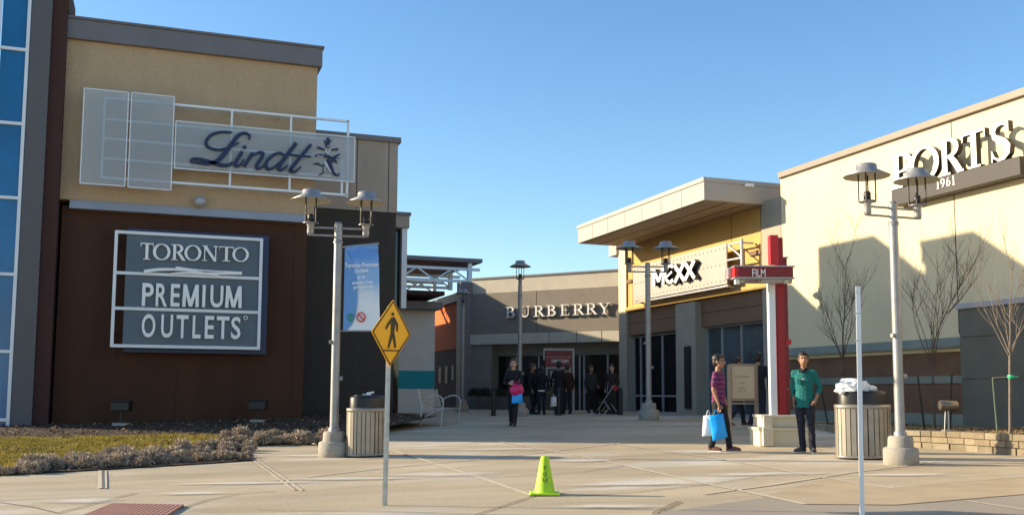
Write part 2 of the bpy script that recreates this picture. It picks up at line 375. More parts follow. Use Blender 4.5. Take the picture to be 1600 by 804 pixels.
def glyph(ch):
    T, t = TK, TN; S = []
    def stem(x, y0=0, y1=1, w_=T, ser=(1, 1), sl=.11):
        S.append(_ln(x, y0, x, y1, w_))
        if ser[0]: S.append(_ln(x - w_ / 2 - sl, y0 + t / 2, x + w_ / 2 + sl, y0 + t / 2, t))
        if ser[1]: S.append(_ln(x - w_ / 2 - sl, y1 - t / 2, x + w_ / 2 + sl, y1 - t / 2, t))
    if ch == 'B':
        stem(.22); S.append(_arc(.36, .76, .27, .215, -90, 90)); S.append(_arc(.36, .275, .34, .245, -90, 90))
        for y in (.972, .52, .03): S.append(_ln(.2, y, .38, y, t))
        return S, .82
    if ch == 'P':
        stem(.22); S.append(_arc(.36, .725, .32, .245, -90, 90)); S.append(_ln(.2, .972, .38, .972, t)); S.append(_ln(.2, .48, .38, .48, t)); return S, .76
    if ch == 'R':
        stem(.22); S.append(_arc(.36, .74, .3, .23, -90, 90)); S.append(_ln(.2, .972, .38, .972, t)); S.append(_ln(.2, .51, .4, .51, t))
        S.append(([(.42, .51), (.6, .3), (.78, .03)], [T * .8, T, T])); S.append(_ln(.68, .03, .92, .03, t)); return S, .92
    if ch == 'O': S.append(_arc(.45, .5, .37, .47, 0, 360, 32)); return S, .9
    if ch == 'U':
        stem(.2, .35, 1, T, (0, 1)); stem(.72, .35, 1, t * 1.3, (0, 1)); pts, ws = _arc(.46, .36, .26, .33, 180, 360)
        ws = [T + (t * 1.3 - T) * i / (len(ws) - 1) for i in range(len(ws))]; S.append((pts, ws)); return S, .92
    if ch == 'E':
        stem(.22, ser=(0, 0)); S.append(_ln(.06, .972, .7, .972, t)); S.append(_ln(.06, .028, .74, .028, t)); S.append(_ln(.25, .5, .52, .5, t))
        S.append(([(.67, 1), (.69, .78)], [.06, .02])); S.append(([(.71, 0), (.74, .24)], [.06, .02])); S.append(_ln(.52, .39, .52, .61, .04)); return S, .8
    if ch == 'Y':
        S.append(([(.16, .98), (.46, .46)], [T, T])); S.append(([(.8, .98), (.5, .46)], [t * 1.2, t * 1.2])); stem(.47, 0, .5, T, (1, 0))
        S.append(_ln(.0, .972, .34, .972, t)); S.append(_ln(.66, .972, .94, .972, t)); return S, .92
    if ch == 'T':
        stem(.4, ser=(1, 0)); S.append(_ln(.04, .965, .76, .965, t * 1.2)); S.append(([(.055, 1), (.03, .76)], [.06, .025])); S.append(([(.745, 1), (.77, .76)], [.06, .025])); return S, .8
    if ch == 'S':
        pts = [(.6, .78), (.56, .9), (.4, .97), (.24, .93), (.15, .8), (.18, .66), (.32, .56), (.48, .46), (.58, .34), (.57, .17), (.45, .05), (.3, .03), (.16, .1), (.1, .26)]
        ws = [.03, .05, .07, .1, .13, .15, T, T * 1.05, T, .14, .1, .07, .05, .03]; S.append((pts, ws)); S.append(_ln(.61, .72, .61, 1, .035)); S.append(_ln(.09, 0, .09, .3, .035)); return S, .72
    if ch == 'N':
        stem(.16, w_=t * 1.2); S.append(([(.16, .98), (.76, .02)], [T, T])); S.append(_ln(.77, .0, .77, 1, t * 1.2)); S.append(_ln(.64, .972, .9, .972, t)); return S, .93
    if ch == '1': stem(.3, ser=(1, 0)); S.append(([(.3, .98), (.12, .85)], [.06, .04])); return S, .55
    if ch == '9': S.append(_arc(.33, .68, .23, .28, 0, 360, 24)); S.append(([(.54, .68), (.52, .4), (.4, .16), (.16, .04)], [T, .15, .1, .04])); return S, .68
    if ch == '6': S.append(_arc(.35, .32, .23, .28, 0, 360, 24)); S.append(([(.14, .32), (.16, .6), (.28, .84), (.52, .96)], [T, .15, .1, .04])); return S, .68
def ribbon(b, pts2, ws, place, m, depth, side=None, k=0, back=0.0):
    """2D stroke of varying width, extruded; place(x, y, d) maps to 3D"""
    n = len(pts2); Lp = []; Rp = []
    for i in range(n):
        a = Vector(pts2[max(0, i - 1)]); c = Vector(pts2[min(n - 1, i + 1)]); d = (c - a)
        if d.length < 1e-9: d = Vector((1, 0))
        d.normalize(); nn = Vector((-d.y, d.x)) * ws[i] / 2; p = Vector(pts2[i])
        Lp.append(p + nn); Rp.append(p - nn)
    e = depth + .0007 * k
    F = [place(q.x, q.y, e) for q in Lp] + [place(q.x, q.y, e) for q in Rp]
    B = [place(q.x, q.y, back) for q in Lp] + [place(q.x, q.y, back) for q in Rp]
    b.add(F, [(i, i + 1, n + i + 1, n + i) for i in range(n - 1)], m)
    sd_ = side or m; V = F + B; o = 2 * n; fs = []
    for i in range(n - 1):
        fs.append((i, i + 1, o + i + 1, o + i)); fs.append((n + i, n + i + 1, o + n + i + 1, o + n + i))
    fs.append((0, n, o + n, o)); fs.append((n - 1, 2 * n - 1, o + 2 * n - 1, o + n - 1))
    b.add(V, fs, sd_)
def serif_letter(ch, O, Rv, Uv, h, sx, depth, m, side):
    b = MB(); S, w_ = glyph(ch); O = Vector(O); Rv = Vector(Rv); Uv = Vector(Uv); Nn = Rv.cross(Uv)
    for k, (pts, ws) in enumerate(S):
        ribbon(b, [(x * sx, y) for x, y in pts], ws, lambda x, y, d: O + Rv * (x * h) + Uv * (y * h) + Nn * d, m, depth, side, k)
    return b, w_ * sx * h
XP, YP, ZP = Vector((1, 0, 0)), Vector((0, 1, 0)), Vector((0, 0, 1))

# ================================================================ GROUND
def frange(a, b, s):
    r = []; 
    while a < b - 1e-6: r.append(a); a += s
    return r
Ds = frange(-40, 0, 5) + frange(0, 46, .5) + frange(46, 80, 4) + frange(80, 400, 40) + frange(400, 4001, 400)
Ls = frange(-3000, -300, 300) + frange(-300, -40, 26) + frange(-40, 40, 1) + frange(40, 300, 26) + frange(300, 3001, 300)
b = MB(); vs = []
for D in Ds:
    for l in Ls:
        p = FW * D + RT * l; vs.append((p.x, p.y, gz(p.x, p.y)))
nl = len(Ls); fs = [(i * nl + j, i * nl + j + 1, (i + 1) * nl + j + 1, (i + 1) * nl + j) for i in range(len(Ds) - 1) for j in range(nl - 1)]
b.add(vs, fs, 'concrete', True); tag(b.build('plaza_ground', fixn=False), kind='structure')

def berm(x, y): return .2 * sstep(18.5, 24.5, y)
def drape(pts, dz, m, name, hf=None, parent=None, rounds=5, maxlen=.7):
    bm = bmesh.new(); vs = [bm.verts.new((p.x, p.y, 0)) for p in pts]; bm.faces.new(vs)
    bmesh.ops.triangulate(bm, faces=bm.faces)
    for k in range(rounds):
        es = [e for e in bm.edges if e.calc_length() > maxlen]
        if not es: break
        bmesh.ops.subdivide_edges(bm, edges=es, cuts=1); bmesh.ops.triangulate(bm, faces=bm.faces)
    for v in bm.verts: v.co.z = gz(v.co.x, v.co.y) + dz + (hf(v.co.x, v.co.y) if hf else 0)
    bmesh.ops.recalc_face_normals(bm, faces=bm.faces)
    for f in bm.faces:
        if f.normal.z < 0: f.normal_flip()
        f.smooth = True
    me = bpy.data.meshes.new(name); bm.to_mesh(me); bm.free(); me.materials.append(M[m])
    o = bpy.data.objects.new(name, me); COL.objects.link(o); return o
# other slabs of the paving
tag(drape([G(*p) for p in ((1019, 802), (1200, 776), (1259, 788), (1400, 789.5), (1600, 772.5), (1720, 762), (1720, 840), (1019, 840))], .004, 'road', 'grey_paving'), kind='structure')
tag(drape([G(*p) for p in ((1194, 775), (1287, 747), (1397, 762.5), (1600, 745.5), (1700, 738), (1700, 764), (1400, 789), (1259, 787.5))], .006, 'tan_slab', 'tan_paving'), kind='structure')
# joints and salt lines between the slabs
b = MB()
def gline(pts, wpx, m, dz=.009):
    P = [G(*p) for p in pts]
    Q = [P[0]]
    for a, c in zip(P, P[1:]):
        n = max(1, int((c - a).length / .6)); Q += [a.lerp(c, i / n) for i in range(1, n + 1)]
    for i, (a, c) in enumerate(zip(Q, Q[1:])):
        d = (c - a); d.z = 0; d.normalize(); n = Vector((-d.y, d.x, 0)) * wpx / 2
        V = [a - n, c - n, c + n, a + n]
        b.add([(v.x, v.y, gz(v.x, v.y) + dz) for v in V], [(0, 1, 2, 3)], m)
for pts, wd in ((((480, 745), (600, 731), (760, 716), (900, 700), (990, 690)), .05), (((1100, 772), (1210, 757), (1330, 738), (1460, 722)), .05), (((590, 692), (608, 701), (658, 717), (678, 724), (750, 746), (831, 774)), .07), (((775, 689), (881, 707), (931, 716.6), (1100, 755), (1194, 774), (1259, 788)), .08),
                (((941, 690), (1100, 713), (1119, 716), (1287, 746), (1397, 763)), .07), (((1509, 782), (1600, 796), (1660, 803)), .05)):
    gline(pts, wd, 'conc_light')
for k in (-1, 1): gline(((398 + 3 * k, 718), (466 + 6 * k, 766)), .04, 'conc_pale')
for k in (-4, 4): gline(((160 + k, 735), (160 + k, 763)), .05, 'conc_pale')
gline(((161, 735), (161, 763)), .02, 'conc_dark', .013)
for pts in (((750, 748), (912, 737), (975, 727)), ((837, 774), (750, 802), (720, 812)), ((881, 776), (1000, 768), (1100, 757), (1180, 745)), ((600, 799), (734, 803.5), (900, 806)), ((400, 797), (600, 799)),
            ((1019, 802), (1059, 783)), ((1026, 802), (1064, 784)), ((1397, 762), (1600, 745.5)), ((1259, 788), (1400, 789), (1600, 772.5)), ((88, 802), (212, 770)), ((-20, 783), (0, 785), (50, 792), (88, 801)), ((269, 799), (320, 782), (375, 771), (430, 768)), ((640, 700), (760, 690))):
    gline(pts, .018, 'conc_dark')
for pts in (((600, 741), (760, 726), (960, 706), (1100, 694)), ((300, 742), (470, 727), (640, 712), (820, 697)), ((640, 650), (760, 672), (900, 690)), ((800, 655), (960, 676), (1100, 692)), ((700, 668), (900, 660), (1080, 655)), ((1100, 774), (1287, 757)), ((1287, 747), (1480, 722), (1600, 712)), ((466, 768), (600, 757), (750, 748)), ((212, 770), (420, 752), (466, 746))):
    gline(pts, .012, 'conc_joint')
tag(b.build('paving_joints', fixn=False), kind='structure')
# chalky salt stains dried on the slabs
def salt_mat():
    m = bpy.data.materials.new('salt_stain'); m.use_nodes = True
    t = m.node_tree; N = t.nodes; Lk = t.links; b = N['Principled BSDF']; b.inputs['Base Color'].default_value = (.66, .62, .54, 1); b.inputs['Roughness'].default_value = .95
    tc = N.new('ShaderNodeTexCoord'); nz = N.new('ShaderNodeTexNoise'); nz.inputs['Scale'].default_value = 1.6; nz.inputs['Detail'].default_value = 9; nz.inputs['Roughness'].default_value = .7
    mp = N.new('ShaderNodeMapping'); mp.inputs['Rotation'].default_value = (0, 0, YAW); mp.inputs['Scale'].default_value = (.6, 1.8, 1); Lk.new(tc.outputs['Object'], mp.inputs[0]); Lk.new(mp.outputs[0], nz.inputs[0])
    at = N.new('ShaderNodeAttribute'); at.attribute_name = 'edge'
    mu = N.new('ShaderNodeMath'); mu.operation = 'MULTIPLY_ADD'; mu.inputs[1].default_value = 1.0; mu.inputs[2].default_value = -.62; ad = N.new('ShaderNodeMath'); ad.operation = 'MULTIPLY_ADD'; ad.inputs[1].default_value = .55
    Lk.new(at.outputs['Fac'], ad.inputs[0]); Lk.new(nz.outputs[0], ad.inputs[2]); Lk.new(ad.outputs[0], mu.inputs[0])
    sc3 = N.new('ShaderNodeMath'); sc3.operation = 'MULTIPLY'; sc3.inputs[1].default_value = 2.6; sc3.use_clamp = True; Lk.new(mu.outputs[0], sc3.inputs[0])
    mi = N.new('ShaderNodeMath'); mi.operation = 'MINIMUM'; mi.inputs[1].default_value = .75; Lk.new(sc3.outputs[0], mi.inputs[0]); Lk.new(mi.outputs[0], b.inputs['Alpha']); return m
M['salt'] = salt_mat()
b = MB(); ed = []
for cx_, cy_, ax_, by_, rot_ in ((130, 783, .75, .35, 0), (300, 771, .5, .2, .1), (390, 755, 1.6, .22, .12), (560, 748, 1.5, .32, .06), (690, 742, 1.3, .45, .05), (905, 719, .9, .5, 0), (1100, 706, 1.2, .5, 0), (1000, 757, 1.3, .3, .1), (1190, 741, 1.3, .35, .1), (1400, 742, 1.1, .3, 0), (770, 702, 1.4, .4, .1), (480, 712, .9, .4, 0), (960, 792, 1.0, .25, 0)):
    c = G(cx_, cy_); n = 20; k0 = len(b.v); dx = RT * math.cos(rot_) + FW * math.sin(rot_); dy = FW * math.cos(rot_) - RT * math.sin(rot_); dzz = .0105 + .0004 * len(ed) / 100
    P = [c]; e_ = [1.0]
    for ring in (.35, .7, 1.0):
        for k in range(n): a = 2 * math.pi * k / n; P.append(c + dx * ax_ * ring * math.cos(a) + dy * by_ * ring * math.sin(a)); e_.append(1 - ring)
    f = [(0, 1 + k, 1 + (k + 1) % n) for k in range(n)] + [(1 + j * n + k, 1 + (j + 1) * n + k, 1 + (j + 1) * n + (k + 1) % n, 1 + j * n + (k + 1) % n) for j in range(2) for k in range(n)]
    b.add([(p.x, p.y, gz(p.x, p.y) + dzz) for p in P], f, 'salt'); ed += e_
o = b.build('salt_stain', fixn=False); at_ = o.data.attributes.new('edge', 'FLOAT', 'POINT'); at_.data.foreach_set('value', ed); tag(o, kind='structure')
# ramp warning plate, bottom left
pl = drape([G(*p) for p in ((120, 812), (172, 788.5), (290, 790.5), (268, 799), (245, 812))], .010, 'tactile', 'tactile_plate')
tag(pl, 'brick red ribbed warning plate let into the pavement ramp', 'tactile paving')
b = MB()
A_, B_, C_, D_ = G(110, 815), G(174, 789), G(288, 791), G(250, 815)
for i in range(17):
    t = (i + .5) / 17; p = A_.lerp(D_, t); q = B_.lerp(C_, t)
    b.bar((p.x, p.y, gz(p.x, p.y) + .016), (q.x, q.y, gz(q.x, q.y) + .016), .03, .024, 'tactile_rib')
o = b.build('rib', None); o.parent = pl

# ================================================================ LEFT BUILDING (chocolate shop tower, centre sign)
YL = 24.8; KL = YL / 32.6
def zk(z): return CAMH + (z - CAMH) * KL
BX = empty('corner_building', on_ground(Vector((0, YL, 0))), 'tall tan and brown corner building with a blue glazed strip and lower beige wing', 'building')
xt0, xt1 = -2.83 * KL, 4.86 * KL
b = MB()
b.box((xt0, YL, zk(7.11)), (xt1, YL + 1.45, zk(12.2)), 'stucco_tan')
W(b, 'upper_wall', BX)
b = MB(); b.box((xt0 + .05, YL + .12, -.3), (4.66 * KL, YL + 1.4, zk(6.95)), 'brown_wall')
W(b, 'lower_wall', BX)
b = MB()
for i in range(1, 5): b.box((xt0 + i * 1.35 - .008, YL + .112, .3), (xt0 + i * 1.35 + .008, YL + .12, zk(6.8)), 'brown_dark')
for z in (2.1, 3.6): b.box((xt0 + .06, YL + .113, z - .007), (4.6 * KL, YL + .1195, z + .007), 'brown_dark')
b.box((xt0 + .35, YL - .004, zk(7.2)), (xt0 + .36, YL, zk(12.05)), 'stucco_beige')
WS(b, 'wall_joint', BX)
b = MB(); b.hexa([(xt0 + .22, YL - .12, zk(6.83)), (4.58 * KL, YL - .12, zk(6.83)), (4.58 * KL, YL + .11, zk(6.83)), (xt0 + .22, YL + .11, zk(6.83)),
                  (xt0 + .22, YL - .03, zk(7.1)), (4.58 * KL, YL - .03, zk(7.1)), (4.58 * KL, YL + .11, zk(7.1)), (xt0 + .22, YL + .11, zk(7.1))], 'flash')
W(b, 'ledge', BX)
b = MB()
b.box((xt0 - .02, YL - .13, zk(12.12)), (xt1 + .1, YL + 1.5, zk(12.74)), 'cap_grey'); b.box((xt0 - .06, YL - .17, zk(12.74)), (xt1 + .14, YL + 1.54, zk(12.82)), 'cap_grey')
W(b, 'parapet', BX, .01)
# brown pier and blue glazed corner strip
b = MB(); b.box((-3.25 * KL, YL - .25, -.3), (xt0 - .003, YL + 1.65, 10.8), 'brown_dark'); b.box((xt0 - .06, YL - .26, zk(12.9)), (xt0 + .02, YL + 1.5, 10.8), 'brown_wall')
W(b, 'pier', BX)
b = MB(); b.box((-3.81 * KL, YL - .34, -.3), (-3.25 * KL - .003, YL + 1.65, 10.8), 'trim_grey'); WS(b, 'corner_trim', BX)
gx0, gx1 = -3.5, -3.81 * KL
b = MB(); b.box((gx0, YL - .30, .5), (gx1 - .003, YL + 1.65, 10.8), 'blue_glass'); W(b, 'blue_glazing', BX)
b = MB()
zg = [WY(30, y, YL - .3).z for y in (655, 549, 429, 310, 194, 78)] ; stp = zg[1] - zg[0]
for z in zg + [zg[-1] + stp]: b.box((gx0 - .02, YL - .36, z - .035), (gx1 - .04, YL - .28, z + .035), 'white_metal')
for x in (gx1 - .05, WY(0, 20, YL - .3).x): b.box((x - .035, YL - .355, .48), (x + .035, YL - .275, 10.8), 'white_metal')
W(b, 'mullion', BX)
b = MB(); b.box((gx0 + .02, YL - .28, -.3), (gx1 - .01, YL + 2, .5), 'conc_base'); W(b, 'plinth', BX)
# small round wall light under the shop sign
b = MB(); c = WY(312, 316, YL); b.lathe([(.001, .12), (.11, .1), (.15, 0), (.11, -.1), (.001, -.13)], 'flash', (c.x, YL - .12, c.z), 16); W(b, 'wall_light', BX)
# second volume (beige over dark grey)
q = .807; Y2 = 32.6 * q
def w2(px, py): return WY(px, py, Y2)
x2 = 7.66 * q; z2p = w2(624, 224).z; z2b = w2(621, 332.4).z
b = MB(); b.box((3.0, Y2, z2b), (x2, Y2 + 2.2, z2p), 'stucco_beige'); W(b, 'wing_upper_wall', BX)
b = MB(); b.box((3.5, Y2 + .03, -.3), (x2 - .02, Y2 + 2.2, z2b - .002), 'grey_wall')
b.box((4.66 * KL - .3, YL + .13, -.3), (4.66 * KL, Y2 + .04, zk(7.0)), 'grey_wall'); W(b, 'wing_lower_wall', BX)
b = MB(); b.box((3.4, Y2 - .08, z2p), (x2 + .07, Y2 + 2.3, w2(624, 216).z), 'cap_grey'); W(b, 'wing_parapet', BX)
b = MB()
for px in (558, 607.5):
    c = w2(px, 260); b.box((c.x - .01, Y2 - .006, z2b), (c.x + .01, Y2, z2p), 'bronze'); b.box((c.x - .01, Y2 + .024, .3), (c.x + .01, Y2 + .03, z2b), 'bronze')
WS(b, 'wing_joint', BX)
# body behind; hidden roof blocks and far stretch added to cast wall shadows
b = MB(); b.box((gx0, YL + 1.7, -.3), (x2 - .05, 30.0, 7.3), 'stucco_beige'); b.box((gx0, 30.0, -.3), (5.9, 41.5, 7.0), 'stucco_beige'); b.box((gx0, 41.5, -.3), (6.9, 64, 7.35), 'stucco_beige')
b.box((-1, 28.0, 7.3), (3.7, 30.3, 10.5), 'stucco_beige'); b.box((2, 29.85, 7.0), (6.95, 41.5, 8.4), 'stucco_beige'); W(b, 'rear_wall_shadow_blocks', BX)
# third volume: fascia, white post, dark glazing
Y3 = 29.8; c0 = WY(640, 337, Y3); c1 = WY(640, 356, Y3)
b = MB(); b.box((5.0, Y3, c1.z), (c0.x, Y3 + 1.4, c0.z), 'stucco_beige'); W(b, 'porch_fascia', BX)
b = MB(); b.box((4.9, Y3 - .05, c0.z), (c0.x + .04, Y3 + 1.5, c0.z + .1), 'cap_grey'); W(b, 'porch_parapet', BX)
c = WY(627, 452, Y3 + .1); d = WY(636.5, 360, Y3 + .1)
b = MB(); b.box((c.x, Y3 + .1, 3.9), (d.x, Y3 + .35, c1.z), 'white_metal'); W(b, 'white_post', BX)
b = MB(); b.box((5.4, Y3 + .4, -.3), (c.x + .02, Y3 + .8, c1.z - .01), 'glass_dark'); W(b, 'porch_glazing', BX)

# shop sign: frame, frosted panels, script, crest  (0.35 m proud of the wall)
YS = YL - .35
def ws(px, py, dy=0): return WY(px, py, YS - dy)
SG = empty('shop_sign', ws(340, 290), 'large open white frame shop sign with frosted panels, dark blue script and a dragon crest', 'sign')
b = MB()
def srail(p, q_, w_=.055, d_=0):
    b.bar(ws(*p, d_), ws(*q_, d_), .07, w_, 'white_metal')
L_, R2 = ws(164, 154), ws(543, 192)
xl, xr_ = L_.x, ws(543, 250).x; zs = [ws(350, y).z for y in (171, 203, 232, 262, 291)]
for i, z in enumerate(zs): b.bar((xl, YS, z), (xr_, YS, z), .06, .055, 'white_metal') if i in (0, 4) else b.bar((xl, YS + .003, z), (ws(480, 250).x + .6, YS + .003, z), .055, .05, 'white_metal')
for px in (164, 360.5, 453.5, 535):
    x = ws(px, 240).x if px != 164 else xl
    b.bar((x, YS + .001, zs[4]), (x, YS + .001, zs[0] if px != 535 else zs[4] + .9), .052, .05, 'white_metal')
b.bar((xr_, YS, zs[0] + .03), (xr_, YS, zs[4] - .06), .06, .055, 'white_metal')
for x in (xl + .3, ws(360, 240).x, ws(453, 240).x - .25):
    for z in (zs[0], zs[4]): b.bar((x, YS, z), (x, YL, z), .05, .05, 'white_metal')
W(b, 'frame', SG)
for p0, p1 in (((132, 138), (195, 291)), ((206, 145), (267, 297))):
    a, c = ws(*p0, .06), ws(*p1, .06); b = MB()
    b.box((a.x, YS - .075, c.z), (c.x, YS - .06, a.z), 'perf')
    for x in (a.x, c.x): b.box((x - .012, YS - .08, c.z), (x + .012, YS - .055, a.z), 'white_metal')
    for z in (a.z, c.z): b.box((a.x, YS - .081, z - .012), (c.x, YS - .054, z + .012), 'white_metal')
    W(b, 'frosted_panel', SG)
a = ws(275, 189, .06); c = ws(553, 286, .06); b = MB()
z0 = ws(275, 263, .06).z; z1 = a.z
b.box((a.x, YS - .075, z0), (c.x, YS - .06, z1), 'perf')
for x in (a.x, c.x): b.box((x - .012, YS - .08, z0), (x + .012, YS - .055, z1), 'white_metal')
for z in (z0, z1): b.box((a.x, YS - .081, z - .012), (c.x, YS - .054, z + .012), 'white_metal')
W(b, 'frosted_panel', SG)
def spline(pts, n=6):
    out = []
    for i in range(len(pts) - 1):
        p0 = Vector(pts[max(0, i - 1)]); p1 = Vector(pts[i]); p2 = Vector(pts[i + 1]); p3 = Vector(pts[min(len(pts) - 1, i + 2)])
        for k in range(n):
            t = k / n; out.append(tuple(.5 * ((2 * p1) + (-p0 + p2) * t + (2 * p0 - 5 * p1 + 4 * p2 - p3) * t * t + (-p0 + 3 * p1 - 3 * p2 + p3) * t ** 3)))
    out.append(tuple(pts[-1])); return out
def wsp(zx, zy, ox, oy, sc_, dy): return ws(ox + zx / sc_, oy + zy / sc_, dy)
def script(b, strokes, ox, oy, sc_, m, dep0, dep1, side=None):
    for k, (pts, ws_) in enumerate(strokes):
        P3 = spline(pts); n = len(P3); W3 = []
        for i in range(n):
            t = i / (n - 1) * (len(ws_) - 1); j = min(int(t), len(ws_) - 2); W3.append((ws_[j] * (1 - (t - j)) + ws_[j + 1] * (t - j)))
        pxm = YS / 1470 / sc_ * .95
        P2 = [(wsp(x, y, ox, oy, sc_, .1).x, wsp(x, y, ox, oy, sc_, .1).z) for x, y in P3]
        ribbon(b, P2, [w_ * pxm for w_ in W3], lambda x, y, d: Vector((x, YS - .08 - d, y)), m, dep1, side, k, dep0)
b = MB()
script(b, [
    ([(372, 318), (375, 300), (352, 290), (325, 303), (298, 338), (268, 378), (238, 408), (200, 418), (160, 414), (130, 410), (138, 398), (170, 400), (215, 412), (255, 424), (285, 424), (305, 412)], [6, 8, 10, 14, 17, 18, 17, 13, 9, 7, 9, 11, 13, 15, 13, 8]),
    ([(300, 288), (255, 286), (212, 300), (192, 330), (205, 350), (245, 360), (290, 350), (330, 330)], [7, 9, 11, 12, 11, 9, 7, 5]),
    ([(345, 368), (318, 410), (318, 428), (335, 424), (352, 400)], [14, 15, 13, 8, 5]),
    ([(350, 352), (359, 345)], [13, 12]),
    ([(388, 372), (352, 430)], [13, 15]),
    ([(358, 420), (385, 388), (412, 372), (430, 375), (424, 395), (405, 425), (408, 438), (425, 434), (445, 412)], [5, 6, 9, 13, 15, 15, 12, 8, 5]),
    ([(530, 390), (503, 374), (472, 384), (446, 412), (448, 438), (470, 438), (503, 410)], [6, 9, 12, 14, 12, 9, 7]),
    ([(570, 332), (535, 378), (498, 430), (502, 444), (518, 440), (534, 424)], [15, 16, 16, 13, 8, 5]),
    ([(632, 338), (552, 434), (550, 450), (568, 450), (590, 430)], [13, 15, 13, 8, 5]),
    ([(545, 380), (590, 386), (632, 388)], [5, 8, 6])], 250, 100, 2.68, 'script_blue', 0, .07)
W(b, 'script_lettering', SG)
b = MB()
script(b, [
    ([(215, 160), (235, 200), (252, 212), (272, 195), (300, 150)], [14, 16, 22, 16, 14]), ([(250, 125), (262, 150), (255, 195)], [22, 36, 30]),
    ([(255, 215), (255, 245)], [50, 46]), ([(125, 245), (175, 262), (215, 270)], [24, 20, 16]), ([(385, 268), (345, 272), (300, 278)], [28, 20, 16]),
    ([(95, 350), (150, 345), (220, 350), (290, 372), (335, 400)], [10, 26, 30, 34, 20]),
    ([(410, 328), (370, 350), (330, 380), (310, 430)], [10, 24, 34, 30]), ([(400, 400), (360, 385), (335, 400)], [10, 20, 16]), ([(370, 455), (355, 415), (338, 400)], [8, 16, 14]),
    ([(240, 405), (275, 430), (300, 500), (330, 570), (380, 598), (400, 570)], [40, 46, 40, 30, 20, 10]),
    ([(80, 455), (130, 450), (185, 470), (205, 485)], [10, 24, 20, 14]), ([(215, 500), (200, 560), (150, 590)], [22, 16, 10])], 480, 200, 8.04, 'script_blue', 0, .06)
script(b, [
    ([(225, 285), (252, 318), (290, 285)], [12, 16, 12]), ([(120, 350), (165, 368), (200, 350)], [8, 12, 6]), ([(215, 425), (235, 460), (268, 520), (300, 570)], [26, 28, 20, 10]),
    ([(355, 395), (395, 412)], [10, 6]), ([(325, 470), (365, 462)], [14, 10]), ([(345, 545), (360, 535)], [20, 16]), ([(225, 490), (210, 545)], [12, 8]), ([(150, 458), (185, 462)], [8, 6]), ([(258, 228), (258, 240)], [20, 18])], 480, 200, 8.04, 'crest_grey', .05, .085)
W(b, 'dragon_crest', SG)

# centre name sign
YT = YL - .3
def wt(px, py, dy=0): return WY(px, py, YT - dy)
TS = empty('centre_sign', wt(295, 540), 'framed blue grey wall sign reading TORONTO PREMIUM OUTLETS on the brown wall', 'sign')
a = wt(199, 358); c = wt(416, 553)
b = MB(); b.box((a.x + .02, YL - .2, wt(300, 551).z), (c.x, YL + .1, wt(300, 361).z), 'sign_blue'); W(b, 'blue_backing', TS)
sx0 = wt(197, 400).x; sx1 = wt(405, 500, .05).x; sz1 = wt(300, 369).z; sz0 = wt(300, 542).z
b = MB(); b.box((sx0, YT - .02, sz0), (sx1, YT + .09, sz1), 'sign_grey'); W(b, 'sign_panel', TS)
fx0 = wt(178.5, 450).x; b = MB()
for z in (sz0, wt(300, 485).z, wt(300, 431).z, sz1): b.box((fx0, YT - .08, z - .035), (sx1 + .02, YT - .021, z + .035), 'white_metal')
for x in (fx0, sx1): b.box((x - .035, YT - .083, sz0 - .03), (x + .035, YT - .024, sz1 + .03), 'white_metal')
for z in (sz0 + .3, sz1 - .3): b.box((fx0 - .02, YT - .03, z - .03), (fx0 + .02, YL + .12, z + .03), 'white_metal')
W(b, 'frame', TS)
def tpt(zx, zy): return wt(160 + zx / 3.656, 340 + zy / 3.656, .09)
xs = [(213, 292), (286, 388), (390, 476), (466, 564), (566, 662), (662, 752), (740, 836)]
b = MB()
for (xa, xb), ch in zip(xs, 'TORONTO'):
    A0 = tpt(xa, 238 + (xa - 215) * .022); A1 = tpt(xb, 240 + (xa - 215) * .022); T0 = tpt(xa, 143 + (xa - 215) * .045)
    h = T0.z - A0.z; S_, w_ = glyph(ch); wd = A1.x - A0.x; sx = wd / (w_ * h)
    lb, _ = serif_letter(ch, (A0.x, YT - .03, A0.z), XP, ZP, h, sx, .09, 'letter_white', 'sign_white'); b.add(lb.v, lb.f, 'letter_white')
def sans_row(chars, yb_, yt_):
    for ch, xa, xc in chars:
        A0 = tpt(xa, yb_ + (xa - 222) * .02); A1 = tpt(xc, yb_ + (xa - 222) * .02); T0 = tpt(xa, yt_ + (xa - 222) * .033); w_, h_ = A1.x - A0.x, T0.z - A0.z
        if ch in 'MI':
            S_ = [([(.1, 0), (.14, 1)], .2), ([(.15, .97), (.5, .03)], .2), ([(.5, .03), (.85, .97)], .2), ([(.9, 0), (.86, 1)], .2)] if ch == 'M' else [([(.5, 0), (.5, 1)], 1.0)]
            for k, (pts, q_) in enumerate(S_): ribbon(b, [(x * w_, y * h_) for x, y in pts], [q_ * w_] * 2, lambda x, y, d: Vector((A0.x + x, YT - .03 - d, A0.z + y)), 'letter_white', .09, None, k)
        else: text_into(b, ch, (A0.x, YT - .03, A0.z), XP, ZP, w_, h_, 'letter_white', .09, 'letter_white', bold=.016)
sans_row((('P', 224, 290), ('R', 303, 368), ('E', 388, 440), ('M', 455, 550), ('I', 569, 586), ('U', 615, 688), ('M', 700, 795)), 503, 372)
sans_row((('O', 222, 300), ('U', 333, 400), ('T', 420, 488), ('L', 513, 560), ('E', 583, 635), ('T', 650, 722), ('S', 733, 787)), 682, 548)
P0 = tpt(805, 583); text_into(b, 'o', (P0.x, YT - .03, P0.z), XP, ZP, .1, .1, 'letter_white', .09)
